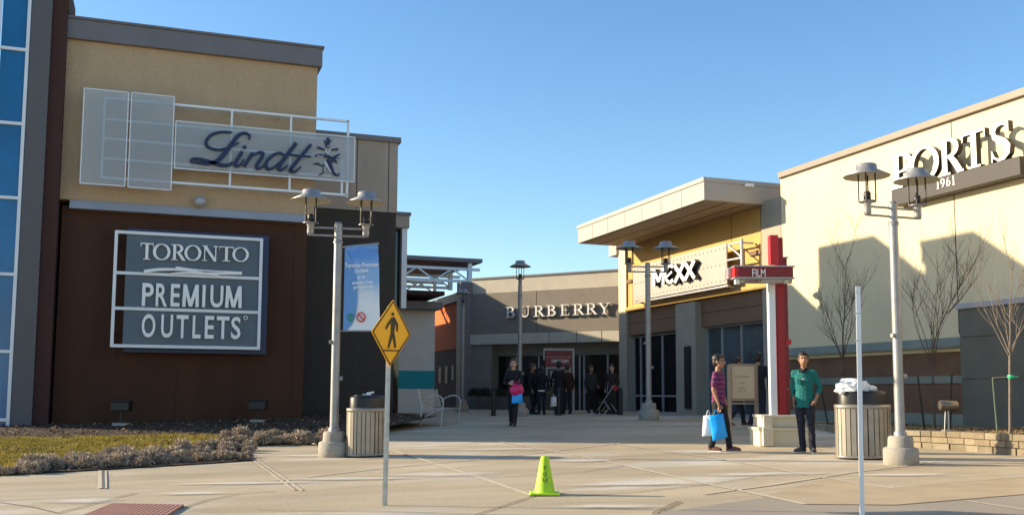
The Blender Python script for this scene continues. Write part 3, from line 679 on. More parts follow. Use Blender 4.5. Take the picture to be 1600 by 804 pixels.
for pts, w_ in (([(238, 308), (330, 296), (480, 300), (672, 334)], (18, 7)), ([(388, 320), (470, 314), (600, 318), (797, 318)], (6, 14)), ([(418, 283), (560, 300), (797, 312)], (8, 5))):
    P = [tpt(*p) for p in spline(pts)]; n = len(P); ww = [(w_[0] + (w_[-1] - w_[0]) * i / (n - 1)) / 3.656 / 1520 * YT * 1.05 for i in range(n)]
    ribbon(b, [(p.x, p.z) for p in P], ww, lambda x, y, d: Vector((x, YT - .03 - d, y)), 'letter_white', .09 + .004 * w_[0] / 10)
W(b, 'lettering', TS)

# ================================================================ RIGHT BUILDINGS
XR = 17.5
def wr(px, py, dx=0): return WX(px, py, XR - dx)
PB = empty('fashion_shop_building', on_ground(Vector((XR, 14, 0))), 'long cream rendered shop building with a stone pilaster and brown lower panels', 'building')
yc = wr(1222, 400).y; zr = 7.72
b = MB(); b.box((XR, 2, 2.3), (XR + 12, yc, zr), 'cream'); b.box((XR - .003, yc - .55, 5), (XR, yc - .01, zr), 'cream'); W(b, 'upper_wall', PB)
b = MB(); b.box((XR - .1, 2, zr), (XR + 12, yc - .0, zr + .17), 'coping_tan'); W(b, 'coping', PB, .01)
b = MB(); b.box((XR + .03, 2, -.3), (XR + 6, yc, 2.3), 'brown_panel'); W(b, 'lower_panel', PB)
b = MB()
for y in (wr(1488.5, 250).y, yc - 2.9 - 6.0): b.box((XR - .006, y - .012, 2.7), (XR, y + .012, zr), 'bronze')
b.box((XR - .004, 2, zr - .05), (XR, yc, zr), 'cream2'); WS(b, 'wall_joint', PB)
zl1, zl0 = wr(1300, 539).z, wr(1300, 553).z
b = MB(); b.hexa([(XR - .16, 14, zl0), (XR + .02, 14, zl0), (XR + .02, yc - .2, zl0), (XR - .16, yc - .2, zl0), (XR - .16, 14, zl0 + .05), (XR + .02, 14, zl1 + .02), (XR + .02, yc - .2, zl1 + .02), (XR - .16, yc - .2, zl0 + .05)], 'greygreen')
W(b, 'sloping_ledge', PB)
b = MB(); z1, z0 = wr(1300, 590).z, wr(1300, 600).z; b.box((XR, 14, z0), (XR + .03, yc, z1), 'greygreen'); b.box((XR - .02, 14, -.2), (XR + .03, yc, .85), 'greygreen'); W(b, 'stone_band', PB)
xp = XR - .5; yp = WX(1501, 560, xp).y
zc1, zc0 = WX(1501, 474, xp).z, WX(1501, 483, xp).z; zj = [WX(1503, 527, xp).z, WX(1503, 592, xp).z]
b = MB(); b.box((xp, 2, -.3), (XR + .01, yp, zj[1] - .012), 'greystone'); b.box((xp, 2, zj[1] + .012), (XR + .01, yp, zj[0] - .012), 'greystone'); b.box((xp, 2, zj[0] + .012), (XR + .01, yp, zc0), 'greystone')
b.box((xp + .02, 2, -.3), (XR + .01, yp - .02, zc0 - .01), 'conc_dark'); W(b, 'stone_pier', PB)
b = MB(); b.box((xp - .06, 2, zc0), (XR + .005, yp + .05, zc1), 'flash'); W(b, 'pier_coping', PB, .008)
# wall sign PORTS 1961
PS = empty('raised_letter_sign', wr(1500, 300), 'white raised serif letters reading PORTS above a dark bar with 1961', 'sign')
xb = XR - .35
def wb(px, py): return WX(px, py, xb)
yb0, yb1 = wb(1393, 310).y, wb(1594, 260).y; zb0, zb1 = wb(1480, 301).z, wb(1480, 274).z; 
b = MB(); b.box((xb - .0, yb1, zb0), (XR, yb0, zb1), 'bronze'); W(b, 'dark_bar', PS, .01)
def pz(zx, zy): return WX(1440 + zx / 4.02, 130 + zy / 4.02, xb - .02)
hL = None
spec = {'P': (1391, 297, 1423, 241), 'O': None}
TK, TN = .185, .06
pos = [('P', 1391, 1424), ('O', 1420, 1467), ('R', 1467, 1505), ('T', 1503, 1541), ('S', 1546, 1582)]
zS = WX(1567, 190, xb - .02).z - WX(1567, 250, xb - .02).z
for ch, pa, pb_ in pos:
    ya = WX(pa, 260, xb - .02).y; yb_ = WX(pb_, 240, xb - .02).y; zb_ = zb1 + .002
    h = zS
    S_, w_ = glyph(ch); sx = (ya - yb_) / (w_ * h)
    lb, _ = serif_letter(ch, (xb + .12, ya, zb_), -YP, ZP, h, sx, .14, 'sign_white', 'letter_side'); W(lb, 'letter', PS)['label'] = 'white serif letter %s with dark sides' % ch
TK, TN = .17, .055
b = MB(); y_ = WX(1463, 286, xb).y; zz = WX(1463, 296, xb).z
for ch in '1961':
    lb, wd = serif_letter(ch, (xb - .001, y_, zz), -YP, ZP, .22, .9, .015, 'sign_white', 'sign_white'); b.add(lb.v, lb.f, 'sign_white'); y_ -= wd + .035
W(b, 'date_lettering', PS)

# shop with big canopy
MC = empty('canopy_shop_building', on_ground(Vector((XR, 30, 0))), 'yellow rendered shop with a long projecting roof canopy and glazed front', 'building')
y0m, y1m = yc, wr(967, 500).y
xr0 = XR
b = MB()
yr1 = WX(1192, 500, XR).y      # right pilaster inner edge
yl1 = WX(979, 500, XR).y
ypl0, ypl1 = WX(1088, 560, XR - .12).y, WX(1057, 560, XR - .12).y
zh = 4.52; 
b.box((XR, yc + .02, -.3), (XR + .5, yr1, 7.2), 'cream2')
b.box((XR - .0, yl1, -.3), (XR + .5, y1m, 7.2), 'cream2')
WS(b, 'pilaster', MC)
b = MB(); b.box((XR + .06, yr1 + .003, zh), (XR + 6, yl1 - .003, 7.2), 'yellow'); b.box((XR + .5, yc + .02, -.3), (XR + 9, y1m, 7.1), 'yellow')
b.box((XR - .004, yl1 + .02, zh - .1), (XR, y1m, 7.1), 'cream'); b.box((XR - .004, yc + .03, zh + .1), (XR, yr1, 7.1), 'cream2')
W(b, 'upper_wall', MC)
zw = wr(1089.6, 511).z
b = MB(); b.box((XR + .1, yr1 + .002, zw), (XR + .5, yl1 - .002, zh), 'peach')
zmid = wr(1100, 488).z; b.box((XR + .094, yr1 + .002, zmid - .012), (XR + .1, yl1 - .002, zmid + .012), 'bronze'); W(b, 'lintel', MC)
b = MB(); b.box((XR - .14, ypl0, -.3), (XR + .5, ypl1, wr(1070, 474).z), 'cream2'); W(b, 'centre_pier', MC)
b = MB()   # yellow moulding under the sign and thin joints
b.box((XR - .06, yr1 - .4, zh - .02), (XR + .06, yl1 + .0, zh + .13), 'yellow'); W(b, 'moulding', MC)
b = MB()
for y in (yl1 + .0, yr1 + .0): b.box((XR - .008, y - .012, 4.5), (XR - .004, y + .012, 7.1), 'bronze')
for px, py in ((986, 420), (1141, 400)): 
    y = wr(px, py).y; b.box((XR + .054, y - .01, zh + .13), (XR + .06, y + .01, 7.1), 'bronze')
WS(b, 'wall_joint', MC)
b = MB()
for px0, px1, py in ((979, 987, 440), (1172, 1189, 396.5)):
    a, c = wr(px0, py), wr(px1, py); b.box((XR - .012, c.y, a.z - .07), (XR - .004, a.y, a.z + .07), 'peach')
b.box((XR + .045, wr(1189, 396).y, wr(1180, 396).z - .07), (XR + .059, wr(1171, 396).y, wr(1180, 396).z + .07), 'peach'); WS(b, 'inset_tile', MC)
# windows
def window(ya, yb, n, gm, xg, mulls, zt, sill, name='window'):
    b = MB(); b.box((xg, yb, .0), (xg + .03, ya, zt), gm); o = W(b, name + '_glass', MC)
    b = MB()
    for y in mulls + [ya - .03, yb + .03]: b.box((xg - .07, y - .03, .3), (xg - .003, y + .03, zt), 'flash')
    for z in sill + [zt - .03]: b.box((xg - .068, yb, z - .03), (xg - .001, ya, z + .03), 'flash')
    W(b, name + '_frame', MC)
xg = XR + .35
ym = [WX(p, 560, xg).y for p in (1131, 1161.5)]
window(ypl0 - .0, yr1 + .0, 3, 'glass_blue', xg, ym, zw, [.62])
ym = [WX(p, 560, xg).y for p in (1037, 1003)]
window(yl1 - .0, ypl1, 3, 'glass_clear', xg, ym, wr(990, 524).z, [WX(1030, 618, xg).z, .6], 'doorway')
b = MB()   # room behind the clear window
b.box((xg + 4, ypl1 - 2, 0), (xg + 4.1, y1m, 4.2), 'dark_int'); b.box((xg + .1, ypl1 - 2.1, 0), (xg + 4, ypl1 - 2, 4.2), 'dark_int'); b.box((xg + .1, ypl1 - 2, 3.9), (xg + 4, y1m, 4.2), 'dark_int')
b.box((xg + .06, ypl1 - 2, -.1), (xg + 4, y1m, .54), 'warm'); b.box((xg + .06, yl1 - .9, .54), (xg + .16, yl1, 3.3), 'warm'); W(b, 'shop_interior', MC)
b = MB(); a, c = WX(1049, 527, xg + .1), WX(1057, 562, xg + .1); b.box((xg + .08, c.y - .1, c.z), (xg + .1, a.y, a.z), 'poster'); W(b, 'window_poster', MC)
b = MB(); a, c = WX(1070, 541, XR - .16), WX(1080, 638, XR - .16); b.box((XR - .2, c.y, c.z), (XR - .142, a.y, a.z), 'black'); W(b, 'black_panel', MC)
# canopy slab
cx0 = 15.4; cy0 = WX(1100, 290, cx0).y; cy1 = WX(903, 365, cx0).y; cz1 = WX(1100, 278, cx0).z; cz0 = WX(1101, 311.7, cx0).z
b = MB(); b.box((cx0, cy0, cz0), (XR + 1.4, cy1, cz1), 'fascia'); W(b, 'canopy', MC, .012)
b = MB(); b.box((cx0 - .035, cy0 - .03, cz1 - .1), (XR + 1.5, cy1 + .03, cz1 + .03), 'fascia'); W(b, 'canopy_trim', MC)
b = MB()
for y in [cy0 + (cy1 - cy0) * i / 7 for i in range(1, 7)]: b.box((cx0 - .004, y - .008, cz0 + .01), (cx0, y + .008, cz1 - .1), 'bronze')
WS(b, 'canopy_seam', MC)
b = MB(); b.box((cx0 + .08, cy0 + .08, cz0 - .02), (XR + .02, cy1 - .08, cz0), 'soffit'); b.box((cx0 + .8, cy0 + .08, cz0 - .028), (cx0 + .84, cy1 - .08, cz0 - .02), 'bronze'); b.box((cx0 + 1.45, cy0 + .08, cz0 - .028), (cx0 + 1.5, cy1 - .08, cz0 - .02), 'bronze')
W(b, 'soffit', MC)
a = WY(1171, 289.5, cy0 - .05); b = MB(); b.box((a.x - .17, cy0 - .09, a.z - .045), (a.x + .15, cy0, a.z + .05), 'plastic_white'); W(b, 'canopy_light', MC, .01)
a, c = WX(951, 381, XR - .1), WX(965, 397, XR - .1)
b = MB(); b.box((XR - .1, y1m, c.z), (XR + 1, WX(951, 381, XR - .1).y, a.z + .3), 'fascia'); W(b, 'side_fascia', MC)
# riveted sign plate + MEXX letters
MS = empty('riveted_plate_sign', wr(1060, 440), 'pale riveted metal plate sign with raised white and black letters over the shop front', 'sign')
xm = XR - .45
p00, p10, p01, p11 = WX(989, 469, xm), WX(1136, 443, xm), WX(989, 416, xm), WX(1135, 379.5, xm)
ya, yb = WX(989, 460, xm).y, WX(1135.5, 420, xm).y; za, zb = p10.z, p11.z
b = MB(); b.box((xm, yb, za), (xm + .05, ya, zb), 'fascia'); W(b, 'plate', MS, .006)
b = MB()
for i in range(26):
    y = yb + .15 + (ya - yb - .3) * i / 25
    for z in (za + .12, (za + zb) / 2, zb - .14): b.lathe([(.028, 0), (.024, .015), (.001, .022)], 'fascia', (0, 0, 0), 8); 
# rivets face -X : rotate the discs
vv = []
k = 0
for i in range(26):
    y = yb + .15 + (ya - yb - .3) * i / 25
    for z in (za + .12, (za + zb) / 2, zb - .14):
        for j in range(24):
            v = b.v[k * 24 + j]; vv.append((xm - v[2], y + v[0], z + v[1]))
        k += 1
b.v = vv; W(b, 'rivet', MS)
b = MB()
for t in (.03, .27, .5, .73, .97):
    y = yb + (ya - yb) * t
    b.bar((xm + .05, y, za - .02), (XR + .05, y, za - .12), .05, .05, 'flash'); b.bar((xm + .05, y, za - .02), (xm + .05, y, zb - .1), .05, .05, 'flash')
b.bar((xm + .06, yb, za - .06), (xm + .06, ya, za - .06), .07, .06, 'flash'); b.bar((XR - .02, yb - .2, za - .12), (XR - .02, ya, za - .12), .06, .07, 'flash')
yq = WX(1158, 400, xm).y
for z in (zb - .05, zb - .55): b.bar((xm + .03, yb + .1, z), (xm + .03, yq, z - .02), .05, .05, 'flash')
b.bar((xm + .03, yq, zb + .02), (xm + .03, yq, za + .3), .07, .07, 'flash'); b.bar((xm + .03, yb - .02, zb - .05), (xm + .03, yq, zb - .55), .05, .05, 'flash')
for z in (zb - .1, za + .4): b.bar((xm + .03, yq, z), (XR, yq, z), .05, .05, 'flash')
W(b, 'bracket', MS)
def lm(px, py, dx=0): return WX(px, py, xm - .2 - dx)
lets = [('M', 1020, 1038, 444, 419), ('E', 1038, 1052, 441, 414), ('X', 1052, 1071, 439, 412), ('X', 1068, 1087, 435, 408)]
hM = lm(1030, 419).z - lm(1030, 446).z
for i, (ch, pa, pb_, yb_, yt_) in enumerate(lets):
    b = MB(); A = lm(pa, yb_ + 2); B2 = lm(pb_, yb_); wd = A.y - B2.y; z = lm((pa + pb_) / 2, yb_).z - .02; h = lm((pa + pb_) / 2, yt_).z - z
    def plc(x, y, d, A=A, wd=wd, z=z, h=h): return Vector((xm - d, A.y - x * wd, z + y * h))
    S2 = {'M': [([(.1, 0), (.1, 1)], .2), ([(.1, .96), (.5, .2)], .2), ([(.5, .2), (.9, .96)], .2), ([(.9, 0), (.9, 1)], .2)],
          'E': [(spline([(.95, .86), (.6, .97), (.25, .8), (.12, .5), (.25, .2), (.6, .03), (.95, .14)], 4), .19), ([(.3, .38), (.85, .6)], .13)],
          'X': [([(.1, 0), (.9, 1)], .22), ([(.1, 1), (.9, 0)], .22)]}[ch]
    for k, (pts, w_) in enumerate(S2):
        ribbon(b, pts, [w_] * len(pts), plc, 'letter_white', .2, 'black', k)
    o = W(b, 'letter', MS); o['label'] = 'white block letter with deep black sides'

# ---------------- grey department store at the end, set diagonally
ang = R_(40); dv = Vector((-math.sin(ang), math.cos(ang), 0)); nv = Vector((-math.cos(ang), -math.sin(ang), 0)); P0 = Vector((17.7, 36.4, 0))
def wq(px, py, d=0): return WP(px, py, P0 + nv * d, nv)
def tq(px, py, d=0): return (wq(px, py, d) - P0).dot(dv)
BB = empty('grey_shop_building', on_ground(P0 + dv * 3), 'grey rendered shop at the courtyard end, set at an angle with a pale top band', 'building')
def fbox(b, t0, t1, d0, d1, z0, z1, m):
    c = P0 + dv * (t0 + t1) / 2 + nv * (d0 + d1) / 2 + ZP * (z0 + z1) / 2
    b.obox(c, dv * (t1 - t0) / 2, nv * (d1 - d0) / 2, ZP * (z1 - z0) / 2, m)
tL = tq(737, 500); zP = wq(964, 421).z; zBd = wq(964, 447).z; zSg = wq(964, 515).z; zLp = wq(964, 533).z; zGl = wq(860, 554).z
b = MB(); fbox(b, -3, tL, -8, 0, zBd, zP - .06, 'burb_band'); W(b, 'top_band', BB)
b = MB(); fbox(b, -3, tL + .03, -8, .05, zP - .06, zP + .02, 'cap_grey'); W(b, 'coping', BB)
b = MB(); fbox(b, -3, tL, -8, .06, zSg, zBd, 'burb_wall'); W(b, 'sign_wall', BB)
b = MB()
for px in (839,): fbox(b, tq(px, 470) - .01, tq(px, 470) + .01, .06, .066, zSg, zBd, 'bronze')
for px in (903, 942, 860, 815): fbox(b, tq(px, 525) - .01, tq(px, 525) + .01, .13, .136, zLp, zSg - .02, 'bronze')
WS(b, 'wall_joint', BB)
b = MB(); fbox(b, -3, tL, -1, .13, zLp, zSg - .02, 'burb_band'); W(b, 'lower_lip', BB)
b = MB(); fbox(b, -3, tL - .9, -8, -.5, zGl, zLp, 'burb_wall'); W(b, 'transom', BB)
b = MB(); fbox(b, tL - 1.05, tL, -8, .02, -.2, zLp, 'burb_wall'); W(b, 'end_pier', BB)
b = MB(); fbox(b, -1, tL - 1.05, -.62, -.6, .2, zGl, 'glass_dark'); W(b, 'shop_window_glass', BB)
b = MB()
for px in (771, 806, 841, 867, 905, 912, 949): t = tq(px, 590, -.5); fbox(b, t - .03, t + .03, -.6, -.53, .2, zGl, 'flash')
W(b, 'shop_window_mullion', BB)
b = MB(); fbox(b, tq(870, 620), tL - .3, -.55, .25, .2, 1.15, 'conc_dark'); W(b, 'low_plinth', BB)
b = MB(); c = P0 + dv * (tL + .35); b.box((c.x - .3, c.y - .3, -.2), (c.x + .25, c.y + .3, wq(730, 441).z), 'cap_grey'); W(b, 'corner_post', BB)
BS = empty('serif_letter_sign', wq(875, 485), 'silver serif letters reading BURBERRY on the grey shop wall', 'sign')
n_ = 8; ta, tb = tq(793, 489), tq(957, 483); zA, zB = wq(875, 493.5).z, wq(875, 476.5).z
pxs = [793, 815, 837, 857, 878, 898, 918, 938]; pxe = [809, 833, 855, 873, 894, 917, 937, 957]
for i, ch in enumerate('BURBERRY'):
    t0, t1 = tq(pxs[i], 486), tq(pxe[i], 486); S_, w_ = glyph(ch); h = zB - zA
    lb, _ = serif_letter(ch, P0 + dv * t0 + nv * .12 + ZP * zA, -dv, ZP, h, (t0 - t1) / (w_ * h), .1, 'sign_white', 'flash'); W(lb, 'letter', BS)['label'] = 'silver serif letter %s' % ch

# ---------------- alley beyond: orange shop, white wall with teal stripe, slab roof, truss canopy
OB = empty('orange_shop_building', on_ground(Vector((14, 47, 0))), 'orange walled shop far down the alley with pale strips painted for window reflections', 'building')
xo = 13.9
zo1, zo0 = WX(700, 479, xo).z, WX(700, 546, xo).z
b = MB(); b.box((xo, WX(721, 500, xo).y - .4, zo0), (xo + 6, 62, zo1 + .1), 'orange'); W(b, 'orange_wall', OB)
b = MB(); b.box((xo + .05, WX(721, 500, xo).y - .4, -.2), (xo + 6, 62, zo0 - .01), 'brown_dark'); W(b, 'lower_wall', OB)
b = MB(); b.box((xo - .2, WX(721, 500, xo).y - .5, zo1 + .1), (xo + 6, 62, zo1 + .5), 'cap_grey'); W(b, 'coping', OB)
b = MB()
for p0, p1, ya_, yb_ in ((714, 721, 562, 590), (705, 708, 570, 593), (695, 698, 572, 598), (685, 688, 573, 598)):
    a, c = WX(p0, ya_, xo), WX(p1, yb_, xo); b.box((xo + .02, c.y, c.z), (xo + .05, a.y, a.z), 'cream')  # cream boxes stand in for lit reflections in the dark windows
WS(b, 'painted_window_glint', OB)
WW = empty('teal_stripe_wall', on_ground(Vector((8.9, 36, 0))), 'pale rendered wall with a broad teal stripe behind the metal bench', 'wall')
yw = 36.0; zt = WY(650, 484, yw).z; xa, xb_ = 6.2, WY(679, 560, yw).x
b = MB(); b.box((xa, yw, -.2), (xb_, yw + 8, zt), 'white_wall'); W(b, 'rendered_wall', WW)
b = MB(); b.box((xa, yw - .006, WY(650, 607, yw).z), (xb_ + .006, yw + 8, WY(650, 578.5, yw).z), 'teal_stripe'); W(b, 'teal_stripe', WW)
b = MB(); za_, zb2 = WY(650, 483, yw).z, WY(650, 470, yw - .6).z
b.box((xa, yw - .7, zt + .002), (xb_ + .1, yw + 8, zb2), 'cap_grey'); b.box((5.5, yw - 1.6, zb2 + .15), (WY(695, 460, yw - 1.6).x, yw + 7, WY(650, 453, yw - 1.6).z), 'brown_dark'); W(b, 'slab_roof', WW)
TC = empty('truss_canopy', Vector((12.5, 44, 5.5)), 'white steel truss canopy with a brown boarded roof over the alley', 'canopy')
ytc = 44.0
def wc(px, py, y=ytc): return WY(px, py, y)
b = MB()
A, B3 = wc(638, 404), wc(751, 413); xe = B3.x; zt_ = (A.z + B3.z) / 2
b.hexa([(4, ytc - .1, zt_), (xe, ytc - .1, zt_), (xe, ytc + 7, zt_ + .1), (4, ytc + 7, zt_ + .1), (4, ytc - .1, zt_ + .16), (xe, ytc - .1, zt_ + .16), (xe, ytc + 7, zt_ + .26), (4, ytc + 7, zt_ + .26)], 'truss_roof')
W(b, 'roof', TC)
b = MB(); b.box((4, ytc - .14, zt_ + .02), (xe + .05, ytc - .11, zt_ + .2), 'cap_grey'); W(b, 'roof_edge', TC)
for yo in (0, 3.2, 6.2):
    b = MB(); y = ytc + .15 + yo; zt2 = wc(690, 418).z; zb3 = wc(690, 437).z; xe2 = wc(735, 430).x
    b.bar((6, y, zt2), (xe2 + .5, y, zt2), .12, .13, 'white_metal'); b.bar((6, y, zb3), (xe2, y, zb3), .12, .13, 'white_metal')
    n = 10; 
    for i in range(n):
        xx0 = xe2 - i * .85; xx1 = xe2 - (i + 1) * .85
        b.bar((xx0, y, zb3 if i % 2 == 0 else zt2), (xx1, y, zt2 if i % 2 == 0 else zb3), .06, .07, 'white_metal')
    b.bar((xe2, y, zb3 - .1), (xe2, y, zt_ + .02), .2, .2, 'white_metal'); W(b, 'truss', TC)
b = MB(); b.box((wc(733, 440).x - .12, ytc + .2, -.2), (wc(733, 440).x + .15, ytc + .5, wc(690, 437).z), 'cap_grey'); W(b, 'column', TC)

# ================================================================ STREET LAMPS
def lamp_parts(root, double=True, H=4.2):
    b = MB(); b.lathe([(.001, -.1), (.27, -.1), (.27, .24), (.245, .27), (.001, .27)], 'conc_base', n=28); b.lathe([(.2, .268), (.19, .42), (.17, .45), (.001, .45)], 'conc_base', n=24); b.build('base', root)
    b = MB(); b.tube([(0, 0, .44), (0, 0, H)], [.078, .07], 'lamp_metal', 16); b.lathe([(.085, H - .35), (.085, H - .3), (.08, H - .3)], 'lamp_metal'); b.lathe([(.07, H), (.055, H + .04), (.001, H + .05)], 'lamp_metal')
    b.lathe([(.1, .45), (.1, .5), (.08, .53)], 'lamp_metal'); b.build('pole', root)
    b = MB(); b.tube([(-.075, -.02, 2.05), (-.125, -.02, 2.05)], .035, 'lamp_metal', 10); b.build('fitting', root); b = MB(); b.tube([(.06, -.02, 1.4), (.13, -.02, 1.4)], .04, 'lamp_metal', 10); b.build('fitting', root)
    def head(x, z):
        q = 1.16
        b = MB(); b.lathe([(.001, -.2), (.05, -.2), (.062, -.14), (.058, -.03), (.085, .02), (.085, .045), (.001, .045)], 'lamp_metal', (x, 0, z), 20); hd = b.build('lamp_head', root)
        b = MB(); b.lathe([(.001, .0), (.058, 0), (.058, .12), (.042, .145), (.001, .145)], 'black', (x, 0, z + .046), 16); o = b.build('socket', hd)
        for k in range(4):
            a = R_(45 + 90 * k); b = MB(); b.tube([(x + .13 * math.cos(a), .13 * math.sin(a), z + .02), (x + .13 * math.cos(a), .13 * math.sin(a), z + .42 * q)], .013, 'black', 6); b.build('rod', hd)
        b = MB(); b.lathe([(.14, .02), (.14, .035), (.08, .035)], 'lamp_metal', (x, 0, z), 20); b.build('rim', hd)
        b = MB(); b.lathe([(r_ * 1.1, z_ * q) for r_, z_ in ((.33, .375), (.335, .38), (.15, .475), (.15, .53), (.135, .55), (.001, .56))], 'lamp_metal', (x, 0, z), 32)
        b.lathe([(r_ * 1.1, z_ * q) for r_, z_ in ((.33, .374), (.14, .455), (.001, .46))], 'lamp_under', (x, 0, z), 32); b.build('shade', hd)
    if double:
        for zz in (H - .07, H - .21):
            b = MB(); b.tube([(-.5, 0, zz), (.5, 0, zz)], .02, 'lamp_metal', 8); b.build('arm', root)
        head(-.5, H - .02); head(.5, H - .02)
    else: head(0, H + .2)
GL = 'grey street lamps with wide conical shades'
def at_base(px, py, D=None):
    if D is None: return G(px, py)
    p = AD(px, py, D); return on_ground(p)
lampL = empty('street_lamp', at_base(521, 716, 16.9), 'twin grey street lamp carrying the blue banner beside the left litter bin', 'street lamp', GL, -YAW + R_(12), .945)
lamp_parts(lampL)
def place_lamp(src, loc, rz, s, lab):
    o = copy_tree(src); o.location = loc; o.rotation_euler = (0, 0, rz); o.scale = (s, s, s); o['label'] = lab; return o
lampR = place_lamp(lampL, at_base(1408, 719, 15.2), -YAW + R_(19), .955, 'twin grey street lamp standing right behind the bin with a white bag on top')
lampM = place_lamp(lampL, at_base(1014, 652, 28), -YAW + R_(2), 1.05, 'twin grey street lamp in front of the riveted shop sign')
lampC = empty('street_lamp', at_base(812, 649, 32), 'single headed grey street lamp in front of the grey shop serif letters', 'street lamp', GL, .1, .97)
lamp_parts(lampC, False, 4.35)
place_lamp(lampC, at_base(722, 640, 39), .3, .93, 'single headed grey street lamp farthest away, beside the orange wall')

# banner on the left lamp
BN = empty('banner', lampL.location + ZP * 2, 'blue and white hanging banner about a smoke free property, fixed to the lamp post', 'banner')
Db = dep(lampL.location) - .02
b = MB(); NU, NV = 12, 20; vs = []
TLp, TRp, BLp, BRp = AD(539.5, 385, Db), AD(590, 380.5, Db), AD(536, 517, Db), AD(595, 516, Db)
for j in range(NV + 1):
    for i in range(NU + 1):
        u, v = i / NU, j / NV
        p = TLp.lerp(TRp, u).lerp(BLp.lerp(BRp, u), v) + FW * (-.014 * math.sin(u * 3.1) * (1 + math.sin(v * 5)) + .012 * math.sin(v * 9) * u) + RT * (.01 * math.sin(v * 5.5) * u)
        vs.append(p)
ban_o = Vector((BLp.x, BLp.y, BLp.z))
b.add(vs, [(j * (NU + 1) + i, j * (NU + 1) + i + 1, (j + 1) * (NU + 1) + i + 1, (j + 1) * (NU + 1) + i) for j in range(NV) for i in range(NU)], 'banner', True)
o = b.build('cloth', None, ban_o); o.parent = BN; o.matrix_parent_inverse = Matrix.Translation(BN.location).inverted()
def bp_(zx, zy, d=.05):
    px, py = 530 + zx / 5.025, 370 + zy / 5.025
    u = (px - 537) / 55; v = (py - 383) / 134
    off = FW * (-.014 * math.sin(u * 3.1) * (1 + math.sin(v * 5)) + .012 * math.sin(v * 9) * u) + RT * (.01 * math.sin(v * 5.5) * u)
    return AD(px, py, Db) + off - FW * d
b = MB(); ol = [(48, 90), (88, 160), (115, 240), (138, 330), (146, 430), (145, 520), (130, 620), (100, 690), (60, 730)]
for (a, c), (d, e) in zip(ol, ol[1:]):
    x0 = 46 - (c - 80) * .022; x1 = 46 - (e - 80) * .022
    b.add([bp_(x0, c, .012), bp_(x1, e, .012), bp_(d, e, .012), bp_(a, c, .012)], [(0, 1, 2, 3)], 'banner_wave')
b.add([bp_(50, 75, .013), bp_(305, 60, .013), bp_(307, 100, .013), bp_(52, 112, .013)], [(0, 1, 2, 3)], 'banner_wave')
W(b, 'printed_wave', BN)
b = MB()
for s_, x0, x1, y, h in (('Toronto Premium', 50, 306, 245, 34), ('Outlets', 124, 232, 288, 30), ('is a', 148, 205, 336, 24), ('smoke free', 108, 266, 378, 28), ('property', 120, 272, 420, 30)):
    P0_ = bp_(x0, y, .07); P1_ = bp_(x1, y - 10, .07); H_ = (bp_(x0, y - h, .07) - P0_).length; Rv_ = (P1_ - P0_)
    b = MB(); text_into(b, s_, P0_, Rv_, ZP, Rv_.length, H_, 'letter_white', .002, bold=.012); W(b, 'printed_text', BN)
for x, y, m_, r in ((90, 632, 'green_ring', 24), (175, 630, 'red_ring', 32)):
    b = MB(); pts = [(x + r * math.cos(t), y + r * 1.1 * math.sin(t)) for t in [k * math.pi / 9 for k in range(19)]]
    P = [bp_(a, c, .02) for a, c in pts]; b.tube(P, .012, m_, 4)
    if m_ == 'red_ring': b.tube([bp_(x - 20, y - 22, .02), bp_(x + 20, y + 22, .02)], .01, m_, 4)
    else: b.tube([bp_(x - 8, y + 14, .02), bp_(x + 6, y - 12, .02)], .01, m_, 4)
    W(b, 'printed_emblem', BN)
b = MB(); b.tube([AD(532, 386, Db), AD(592, 380, Db)], .018, 'lamp_metal', 8); W(b, 'top_rod', BN)
b = MB(); b.tube([AD(527, 516.5, Db), AD(596, 516.5, Db)], .012, 'lamp_metal', 8); W(b, 'bottom_rod', BN)

# ================================================================ ROAD SIGNS, POST, CONE
sb = G(601, 789); Dn = dep(sb)
YS_ = empty('pedestrian_sign', sb, 'yellow diamond sign with a black walking figure on a slightly leaning post', 'road sign')
b = MB(); top = AD(609, 478, Dn + .03); b.bar(sb - ZP * .2, top, .05, .022, 'galv', FW); b.bar(sb - ZP * .2 - FW * .012, top - FW * .012, .02, .012, 'galv', FW); W(b, 'post', YS_)
sc_ = AD(612, 520, Dn - .03); vv_ = AD(609.5, 468, Dn) - AD(604, 574, Dn); up_ = vv_.normalized(); hh = vv_.length / 2
sr_ = (RT * .46 - FW * .888); sr_ = (RT * .5 + FW * .866).normalized(); sn_ = sr_.cross(up_).normalized()
if sn_.dot(FW) > 0: sn_ = -sn_
hw = hh
wid_px = 51; hw = (wid_px / 1543.4 * Dn / 2) / .5
def sp_(x, y, d=0): return sc_ + sr_ * (x * hw) + up_ * (y * hh) + sn_ * d
def diamond(b, s, d, m, th):
    r = .06; pts = []
    for cx_, cy_ in ((1, 0), (0, 1), (-1, 0), (0, -1)):
        tx, ty = -cy_, cx_
        pts += [(cx_ * s - cx_ * r * s - tx * r * s, cy_ * s - cy_ * r * s - ty * r * s), (cx_ * s * (1 - r * .3), cy_ * s * (1 - r * .3)), (cx_ * s - cx_ * r * s + tx * r * s, cy_ * s - cy_ * r * s + ty * r * s)]
    b.prism([sp_(x, y, d) for x, y in pts], sn_ * -th, m)
b = MB(); diamond(b, 1, .0, 'sign_yellow', .004)
W(b, 'sign_plate', YS_)
b = MB(); 
cs_ = [(.93, 0), (0, .93), (-.93, 0), (0, -.93), (.93, 0)]
for (a, c), (d, e) in zip(cs_, cs_[1:]): b.bar(sp_(a, c, .004), sp_(d, e, .004), .012, .004, 'black', sn_)
W(b, 'border', YS_)
b = MB()
def fig(pts, ws_, k): ribbon(b, pts, ws_, lambda x, y, d: sp_(x, y, d), 'black', .006, None, k, .004)
